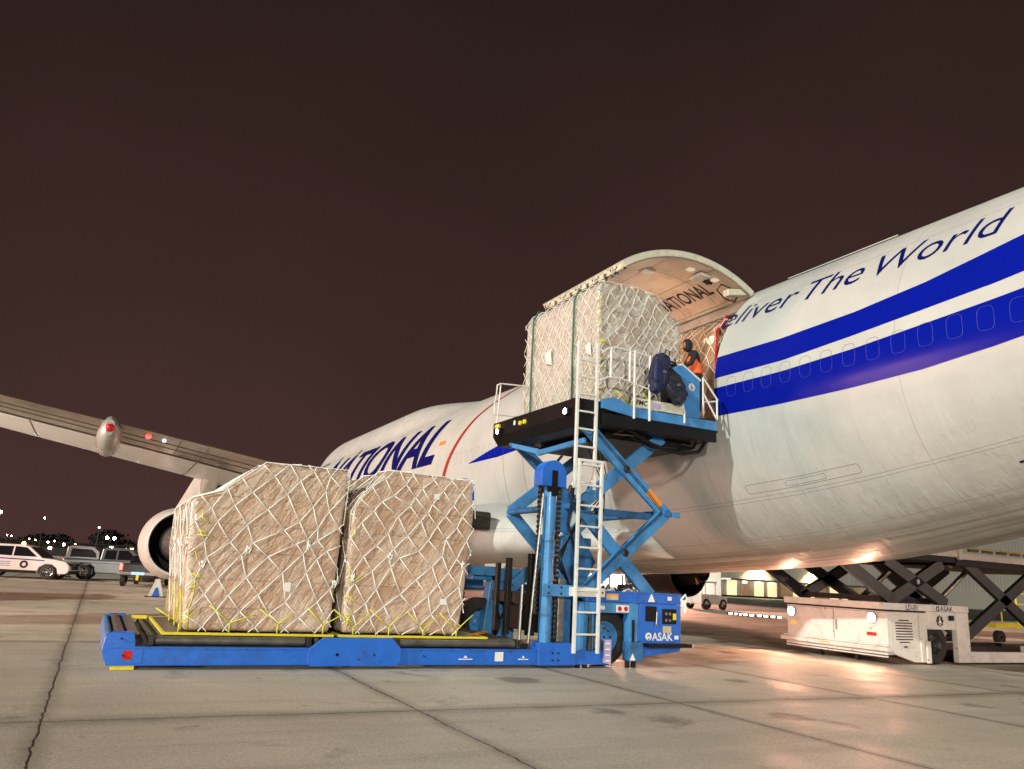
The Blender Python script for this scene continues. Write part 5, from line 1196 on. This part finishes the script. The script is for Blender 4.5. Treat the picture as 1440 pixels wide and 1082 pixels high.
# ================================================================== VEHICLES ON THE LEFT
G['suvw'] = mat('white_vehicle_paint', (.72, .72, .72), .3, 0, .03, 2, 0, 3, .5); G['silver'] = mat('silver_vehicle_paint', (.17, .17, .18), .3, .4, .05, 2, 0, 3, .5); G['blackp'] = mat('black_vehicle_paint', (.012, .012, .015), .25, 0, .1, 2, 0, 3, .5)
G['tail'] = emis('lit_tail_lamp', (1, .06, .04), 9); G['amberl'] = emis('amber_beacon', (1, .55, .12), 18); G['plate'] = emis('lit_licence_plate', (.55, .8, 1), 1.1); G['chrome'] = mat('chrome', (.6, .6, .6), .15, 1, 0)
def car(name, label, cat, loc, rot, lower, green, width, paint, wheels, wr, windows, group=None):
    """local +X = forward, built at the origin then placed"""
    t = thing(name, label, cat, (0, 0, 0), group); h = width/2
    body = MB().prism(lower, 'Y', -h, h).build('body', paint, t, bevel=.05)
    # greenhouse narrower at the top
    gm = MB(); n = len(green); zl = min(p[1] for p in green); zh = max(p[1] for p in green)
    def ins(z): return h-.03-.16*(z-zl)/(zh-zl)
    gm.add([(x, -ins(z), z) for x, z in green]+[(x, ins(z), z) for x, z in green], [tuple(range(n)), tuple(range(2*n-1, n-1, -1))]+[(i, i+n, (i+1) % n+n, (i+1) % n) for i in range(n)])
    gm.build('cabin', paint, t, bevel=.04)
    for w_ in windows:
        for sd in (-1, 1): 
            m = MB(); m.add([(x, sd*(ins(z)+.006), z) for x, z in w_], [tuple(range(len(w_)))]); m.build('side_window', 'glass', t)
    for x in wheels:
        for sd in (-1, 1):
            wheel_local(x, sd*(h-.10), wr, .24, t, sd)
    return t, h, ins
def wheel_local(x, y, r, w, parent, sd):
    t_ = MB().lathe([(-w/2, r*.6), (-w/2, r*.9), (-w/2*.8, r), (w/2*.8, r), (w/2, r*.9), (w/2, r*.6)], (x, y, r), 'Y', 24).build('wheel', 'rubber', parent, smooth=True)
    MB().lathe([(sd*w*.30, .02), (sd*w*.34, r*.2), (sd*w*.30, r*.25)], (x, y, r), 'Y', 16).build('rim', 'chrome', t_, smooth=True)
    sp = MB()
    for k in range(6): a = k*math.pi/3; sp.bar((x+r*.15*math.cos(a), y+sd*w*.36, r+r*.15*math.sin(a)), (x+r*.6*math.cos(a), y+sd*w*.42, r+r*.6*math.sin(a)), .03, r*.22, up=(-math.sin(a), 0, math.cos(a)))
    sp.lathe([(sd*w*.40, r*.56), (sd*w*.44, r*.62), (sd*w*.40, r*.66)], (x, y, r), 'Y', 20); sp.build('spokes', 'chrome', t_)
suv, h, ins = car('parked_suv', 'white suv with emblem on its door and amber roof beacon at the far left', 'car', (0, 0, 0), 0,
    [(-2.45, .42), (-2.5, .75), (-2.42, 1.12), (.95, 1.12), (1.7, 1.06), (2.25, .96), (2.45, .80), (2.5, .5), (2.35, .32), (1.95, .30), (1.86, .60), (1.62, .78), (1.3, .80), (1.02, .62), (.92, .30), (-1.05, .30), (-1.14, .62), (-1.4, .80), (-1.7, .80), (-1.95, .62), (-2.05, .32)],
    [(-2.40, 1.10), (-2.20, 1.68), (-1.9, 1.76), (-.1, 1.76), (.35, 1.68), (1.10, 1.10)], 2.0, 'suvw', (1.47, -1.55), .40, [[(-2.15, 1.20), (-2.02, 1.60), (-1.35, 1.64), (-1.35, 1.18)], [(-1.25, 1.18), (-1.25, 1.64), (-.42, 1.66), (-.42, 1.16)], [(-.34, 1.16), (-.34, 1.66), (.22, 1.62), (.82, 1.16)]])
MB().prism([(-2.46, .30), (2.44, .30), (2.44, .42), (-2.46, .42)], 'Y', -1.012, 1.012)
for sd in (-1, 1):
    MB().box(-1.0, .9, sd*1.002, sd*1.02, .30, .44).build('sill_trim', 'black', suv); MB().bar((-2.42, sd*1.004, 1.04), (1.2, sd*1.004, .98), .012, .05).build('side_stripe', 'navy', suv)
    o = MB().lathe([(0, .10), (.006, .10), (.006, .20), (0, .20), (0, .10)], (.25, sd*1.008, .74), 'Y', 24).build('door_emblem', 'decalk', suv)
    m = MB(); [m.box(-.95, -.42, sd*1.002, sd*1.006, z, z+.035) for z in (.62, .72, .82)]; m.build('door_lettering', G['outline'], suv)
MB().box(.35-.0, .36, 0, .01, 1.5, 1.51); MB().add([(.38, -.80, 1.66), (.38, .80, 1.66), (1.10, .92, 1.14), (1.10, -.92, 1.14)], [(0, 1, 2, 3)]).build('windscreen', 'glass', suv)
for sd in (-1, 1): MB().box(2.30, 2.47, sd*.62, sd*.96, .74, .90).build('headlight', 'glass', suv, bevel=.03)
MB().box(2.46, 2.52, -.6, .6, .55, .86).build('grille', 'black', suv, bevel=.02); MB().box(2.44, 2.53, -.9, .9, .32, .48).build('bumper', 'black', suv, bevel=.03)
b = MB().lathe([(0, .10), (.10, .09), (.16, .03)], (-.2, -.2, 1.76), 'Z', 14).build('roof_beacon', 'amberl', suv, smooth=True)
suv.location = (-4.35, 38.0, 0); suv.rotation_euler = (0, 0, R(-14))
pk_low = [(-2.85, .55), (-2.85, 1.12), (.9, 1.12), (1.2, 1.14), (2.35, 1.08), (2.75, .95), (2.85, .5), (2.4, .38), (2.3, .70), (1.95, .92), (1.6, .92), (1.3, .66), (1.2, .38), (-1.1, .38), (-1.2, .70), (-1.5, .92), (-1.9, .92), (-2.2, .68), (-2.3, .45)]
pk, h, ins = car('pickup_truck', 'silver pickup truck with bed cover parked side on behind the black pickup', 'truck', (0, 0, 0), 0, pk_low,
    [(-.95, 1.10), (-.88, 1.80), (-.6, 1.88), (.45, 1.88), (.75, 1.80), (1.35, 1.10)], 2.0, 'silver', (1.78, -1.7), .41, [[(-.75, 1.2), (-.7, 1.70), (-.12, 1.74), (-.12, 1.2)], [(-.02, 1.2), (-.02, 1.74), (.5, 1.74), (1.08, 1.2)]])
MB().prism([(-2.80, 1.13), (-2.72, 1.80), (-2.5, 1.90), (-1.35, 1.88), (-1.02, 1.60), (-.98, 1.13)], 'Y', -.93, .93).build('bed_canopy', 'silver', pk, bevel=.04)
for sd in (-1, 1): MB().prism([(-2.55, 1.25), (-2.5, 1.72), (-1.45, 1.70), (-1.2, 1.5), (-1.15, 1.25)], 'Y', sd*.932, sd*.938).build('canopy_window', 'glass', pk); MB().box(-2.2, 2.2, sd*1.002, sd*1.006, .93, .97).build('side_stripe', 'blackp', pk)
MB().box(-2.89, -2.84, -.95, -.8, .85, 1.1).box(-2.89, -2.84, .8, .95, .85, 1.1).build('tail_lamp', 'tail', pk)
pk.location = (.30, 40.6, 0); pk.rotation_euler = (0, 0, R(-8))
bp_, h, ins = car('pickup_truck', 'black pickup truck seen from behind with lit tail lamp and licence plate', 'truck', (0, 0, 0), 0, pk_low,
    [(-.95, 1.10), (-.80, 1.45), (-.6, 1.50), (.45, 1.50), (.75, 1.46), (1.35, 1.10)], 1.75, 'blackp', (1.78, -1.9), .40, [[(-.75, 1.2), (-.65, 1.42), (.5, 1.42), (1.0, 1.2)]])
MB().box(-2.93, -2.85, -.88, .88, .58, .74).build('bumper', 'chrome', bp_, bevel=.02); MB().box(-2.94, -2.935, -.30, .30, .59, .73).build('licence_plate', 'plate', bp_)
MB().box(-2.88, -2.85, .74, .86, .80, 1.08).build('tail_lamp', 'tail', bp_); MB().box(-2.88, -2.85, -.86, -.74, .80, 1.08).build('tail_lamp', 'red2', bp_)
MB().add([(-.94, -.70, 1.14), (-.94, .70, 1.14), (-.83, .62, 1.42), (-.83, -.62, 1.42)], [(0, 1, 2, 3)]).build('rear_window', 'glass', bp_)
MB().box(-2.96, -2.90, -.06, .06, .34, .58).build('tow_hitch', 'yellow', bp_)
bp_.location = (1.55, 33.3, 0); bp_.rotation_euler = (0, 0, R(78))
# cone sign
cn = thing('folding_cone', 'blue and white folding safety marker standing near the engine', 'cone', (1.28, 21.3, 0))
MB().prism([(1.0, 0.0), (1.2, .68), (1.36, .68), (1.56, 0)], 'Y', 21.22, 21.26).build('white_frame', 'white', cn); MB().prism([(1.14, .03), (1.24, .36), (1.32, .36), (1.42, .03)], 'Y', 21.205, 21.218).build('blue_panel', 'blue', cn); MB().box(.9, 1.66, 21.1, 21.5, 0, .03).build('foot', 'black', cn)

# ================================================================== BACKGROUND LEFT: tree line, lamps
G['leaf'] = mat('dark_foliage', (.012, .014, .010), .9, 0, .4, 1.5); G['bark'] = mat('bark', (.02, .016, .012), .9, 0, .3, 3)
def tree(x, y, hgt, w, label, seed):
    r_ = random.Random(seed); t = thing('bare_tree', label, 'tree', (x, y, 0), 'dark trees along the airfield edge')
    tr_ = MB().tube([(x, y, 0), (x+r_.uniform(-.3, .3), y, hgt*.45), (x+r_.uniform(-.6, .6), y, hgt*.8)], .35, 6, r2=.08)
    for k in range(7):
        z = hgt*r_.uniform(.3, .7); tr_.tube([(x, y, z), (x+r_.uniform(-w, w)*.7, y+r_.uniform(-w, w)*.7, z+hgt*.25)], .12, 4, r2=.03)
    tr_.build('trunk', 'bark', t)
    m = MB()
    for k in range(700):
        a = r_.uniform(0, 6.283); q = r_.random()**.5; z = r_.uniform(-1, 1); s_ = math.sqrt(1-z*z)*q; c = Vector((x+w*s_*math.cos(a)+r_.gauss(0, .3), y+w*s_*math.sin(a), hgt*.62+hgt*.40*z*(.7+.3*r_.random())))
        u = Vector([r_.uniform(-1, 1) for _ in range(3)]).normalized(); v = u.orthogonal().normalized(); L_ = r_.uniform(.25, .75)
        m.add([c-u*L_, c+v*L_*.6, c+u*L_, c-v*L_*.6], [(0, 1, 2, 3)])
    m.build('crown', 'leaf', t)
def on_depth(px, Y):   # world x of picture column px (1440-wide) at station Y on the horizon: only used to spread far things
    f = (px-720)/F_PX; a = YAW+math.atan(f*math.cos(PITCH)/1.0); return CAM.x+(Y-CAM.y)*math.tan(a)
tl = [(-190, 9, 7), (-178, 7, 8), (-163, 11, 8), (-150, 8.5, 7), (-139, 12, 9), (-127, 8, 7), (-117, 9, 7), (-105, 7.5, 8), (-93, 8.5, 7), (-82, 9.5, 8), (-70, 8, 7), (-59, 8.8, 8), (-47, 7.6, 7), (-36, 8.4, 8), (-24, 7.4, 8), (-12, 9, 8), (1, 8, 8), (14, 8.6, 8)]
rh = random.Random(5); hm = MB()
for k in range(9000):
    x = rh.uniform(-160, 130); top = 4.6+1.6*math.sin(x*.11)+1.1*math.sin(x*.31+1)+.8*math.sin(x*.83); c = Vector((x, 292+rh.uniform(-5, 5), top*rh.random()**.6))
    u = Vector([rh.uniform(-1, 1) for _ in range(3)]).normalized(); v = u.orthogonal().normalized(); L_ = rh.uniform(.35, .95)
    hm.add([c-u*L_, c+v*L_*.7, c+u*L_, c-v*L_*.7], [(0, 1, 2, 3)])
tag(hm.build('woodland', 'leaf'), 'low dark woodland closing the horizon on the left', 'woodland', kind='stuff')
for i, (x, hh, ww) in enumerate(tl):
    tree(x+60+5*math.sin(i*3.7), 275+10*math.sin(i*2.1), hh*(.82+.18*math.sin(i*1.9)), ww*.75, 'bushy dark tree in the distant tree line under the night sky', 100+i)
hd = MB(); 
for i in range(60):
    pass
bk = thing('low_terminal_building', 'long low dark building far off with a row of small lit windows at the left', 'building', (-20, 240, 0))
MB().box(-140, 75, 240, 252, 0, 3.6).build('wall', mat('dark_wall', (.05, .04, .04), .8), bk); MB().box(-141, 76, 239, 253, 3.6, 3.9).build('roof', 'dark', bk)
G['lampw'] = emis('far_white_lamp', (1, .93, .85), 60); G['lampo'] = emis('far_amber_lamp', (1, .6, .3), 40); G['lampr'] = emis('far_red_lamp', (1, .1, .06), 30)
rw = random.Random(12)
for i in range(30):
    x = -130+i*6.6+rw.uniform(-2, 2); z = rw.uniform(1.4, 2.8); MB().box(x, x+rw.uniform(.4, 1.4), 239.9, 239.96, z, z+.5).build('lit_window', 'lampo' if rw.random() < .5 else 'lampw', bk)
def light_pole(px, Y, z, m, label, r=.45, n=1, cat='lamp', grp='airfield lamps on the left horizon'):
    x = on_depth(px, Y); t = thing('lamp_post', label, cat, (x, Y, 0), grp); MB().tube([(x, Y, 0), (x, Y, z)], .12, 6, r2=.07).build('pole', 'dark', t)
    for k in range(n):
        xx = x+(k-(n-1)/2)*1.7; bm = bmesh.new(); bmesh.ops.create_icosphere(bm, subdivisions=2, radius=r); 
        for v in bm.verts: v.co += Vector((xx, Y, z+r*.8))
        bm_obj(bm, 'lamp_head', m, t)
for i, (px, z, m, r_, n, lb) in enumerate([(4, 9.5, 'lampw', .55, 1, 'tall white lamp at the left edge of the horizon'), (68, 9.0, 'lampw', .28, 1, 'slender white lamp post rising above the trees over the suv'), (147, 7.6, 'lampw', .26, 1, 'single white lamp post above the silver pickup'),
    (166, 5.0, 'lampw', .55, 2, 'pair of bright white floodlights above the black pickup'), (26, 4.2, 'lampw', .22, 1, 'small white lamp over the suv roof near the left edge'), (20, 4.4, 'lampw', .15, 1, 'tiny lamp among the trees at far left'), (52, 3.8, 'lampo', .2, 1, 'small amber lamp left of the suv beacon'), (61, 3.6, 'lampo', .2, 1, 'small amber lamp close to the suv beacon'),
    (88, 3.6, 'lampw', .18, 1, 'small white lamp above the officer'), (102, 2.8, 'lampw', .42, 1, 'bright white lamp just over the silver pickup canopy'), (118, 3.2, 'lampo', .16, 1, 'tiny amber lamp behind the silver pickup'), (132, 2.6, 'lampw', .25, 1, 'white lamp right of the silver pickup cab'), (79, 3.2, 'lampw', .3, 1, 'white lamp between the suv and the pickup'), (190, 2.6, 'lampo', .3, 1, 'amber lamp beside the engine')]):
    light_pole(px, 215, z, m, lb, r_*.7, n)

# ================================================================== BACKGROUND RIGHT: warehouse with dock doors
G['metalw'] = mat('grey_metal_cladding', (.52, .48, .42), .6, 0, .1, .2, 0, 5); G['dockc'] = mat('lit_dock_door', (.75, .62, .36), .6, 0, .1, .5, emit=(1, .82, .45), estr=.95)  # pale and brown dock doors glow in place of light falling on them
G['dockb'] = mat('lit_brown_dock_door', (.40, .27, .16), .7, 0, .1, .5, emit=(1, .6, .3), estr=.12); G['spill'] = emis('bright_bay', (1, .93, .86), 9); G['warm'] = emis('yellow_wall_pack', (1, .85, .40), 22)
wh = thing('warehouse', 'long grey clad warehouse with a row of lit dock doors beyond the aircraft', 'building', (150, 90, 0))
MB().box(92, 330, 90, 130, 0, 19).build('wall', 'metalw', wh); MB().box(91.5, 331, 89.2, 131, 19, 19.6).build('roof', 'dark', wh)
rb = MB(); x = 93
while x < 330: rb.box(x, x+.15, 89.975, 89.998, 3.2, 18.9); x += 1.2
rb.build('cladding_rib', 'metalw', wh)
MB().box(92, 128, 87.6, 89.9, 2.75, 3.0).build('dock_canopy', 'steel', wh)
for i in range(11):
    x = 93.2+i*3.05; MB().box(x, x+2.1, 89.84, 89.90, .3, 2.7).build('dock_door', 'dockc' if i % 3 != 1 else 'dockb', wh)
    if i % 2 == 0 or i % 5 == 1: MB().box(x+2.3, x+2.95, 88.3, 88.7, 2.35, 2.65).build('dock_lamp', 'spill', wh)
MB().box(92, 128, 89.7, 89.998, 0, .28).build('dock_edge', 'black', wh)
for x, z in ((100, 6.0), (113.5, 5.6)):
    MB().box(x-.7, x+.7, 89.4, 89.85, z, z+.35).build('wall_lamp', 'warm', wh)
    lamp('SPOT', 'wall_lamp_beam', (x, 88.4, z-.1), 9000, (1, .82, .40), .2, direction=(0, .35, -1), spot=R(110), blend=.6)
bay = thing('lit_hangar_bay', 'blown out bright hangar bay left of the warehouse docks', 'building', (80, 95, 0))
MB().box(62, 91.4, 96, 110, 0, 6).build('wall', 'metalw', bay); MB().box(70, 91, 95.7, 95.95, .8, 3.0).build('lit_opening', 'spill', bay)
rs = random.Random(3)
for i in range(8): MB().box(70+i*2.6, 70.25+i*2.6, 94.5, 94.7, 0, rs.uniform(2.2, 3.2)).build('post', 'dark', bay)
# apron edge marker lamps
for i, px in enumerate((1046, 1054, 1061, 1067, 1075, 1086, 1095, 1105, 1114)):
    Y = 23.5-.35*i; x = on_depth(px, Y)-.3; t = thing('marker_lamp', 'low white marker lamp in the row lying on the apron left of the white loader', 'lamp', (x, Y, 0), 'row of low white marker lamps on the apron')
    MB().box(x-.16, x+.16, Y-.08, Y+.08, .0, .10).build('housing', 'black', t); MB().box(x-.14, x+.14, Y-.10, Y-.082, .02, .10).build('lens', G['spill'], t)
G['road'] = mat('dark_asphalt_road', (.035, .032, .03), .55, 0, .25, .8, .3, 30)
rd = MB().quad((20, 30, .006), (300, 22, .006), (300, 80, .006), (20, 80, .006)).build('service_road', 'road'); rd['kind'] = 'structure'
# tug
tg = thing('baggage_tug', 'small pale baggage tug parked on the dark service road', 'vehicle', (0, 0, 0))
MB().prism([(-1.4, .35), (-1.4, 1.0), (-.3, 1.0), (-.1, 1.75), (-1.0, 1.8)][:3]+[(.3, 1.0), (1.4, .85), (1.4, .35)], 'Y', -.7, .7).build('body', 'cream', tg, bevel=.05)
MB().box(-.9, .3, -.65, .65, 1.75, 1.85).box(-.85, -.78, -.6, -.53, 1, 1.75).box(.2, .27, -.6, -.53, 1, 1.75).box(-.85, -.78, .53, .6, 1, 1.75).box(.2, .27, .53, .6, 1, 1.75).build('canopy', 'cream', tg, bevel=.01)
for x in (-.9, .9):
    for sd in (-1, 1): wheel_local(x, sd*.66, .36, .2, tg, sd)
tg.location = (36.6, 30.2, 0); tg.rotation_euler = (0, 0, R(10))
# equipment beyond the white loader
st = thing('access_stand', 'yellow wheeled access stand beyond the white loader at the right edge', 'stand', (31, 6, 0))
m = MB()
for x in (30.0, 31.0, 32.0):
    m.tube([(x, 6, .7), (x, 6, 1.9)], .03, 6)
m.tube([(30, 6, 1.9), (32, 6, 1.9)], .03, 6).tube([(30, 6, 1.5), (32, 6, 1.5)], .03, 6).box(29.6, 32.4, 6, 7, .6, .75); m.build('frame', 'yellow', st)
for x in (29.9, 32.1): MB().lathe([(-.1, .05), (-.1, .25), (.1, .25), (.1, .05)], (x, 6.1, .25), 'Y', 16).build('wheel', 'rubber', st)
gp = thing('ground_power_unit', 'small white ground power unit seen between the black loader arms', 'generator', (24.5, 5, 0))
MB().prism([(23.8, .3), (23.8, 1.15), (24.1, 1.3), (25.0, 1.3), (25.2, 1.1), (25.2, .3)], 'Y', 4.8, 6.2).build('body', 'cream', gp, bevel=.04); MB().box(24.2, 24.75, 4.785, 4.797, .6, 1.1).build('grille', G['outline'], gp)
for x in (24.0, 25.0): MB().lathe([(-.1, .05), (-.1, .22), (.1, .22), (.1, .05)], (x, 4.9, .22), 'Y', 16).build('wheel', 'rubber', gp)
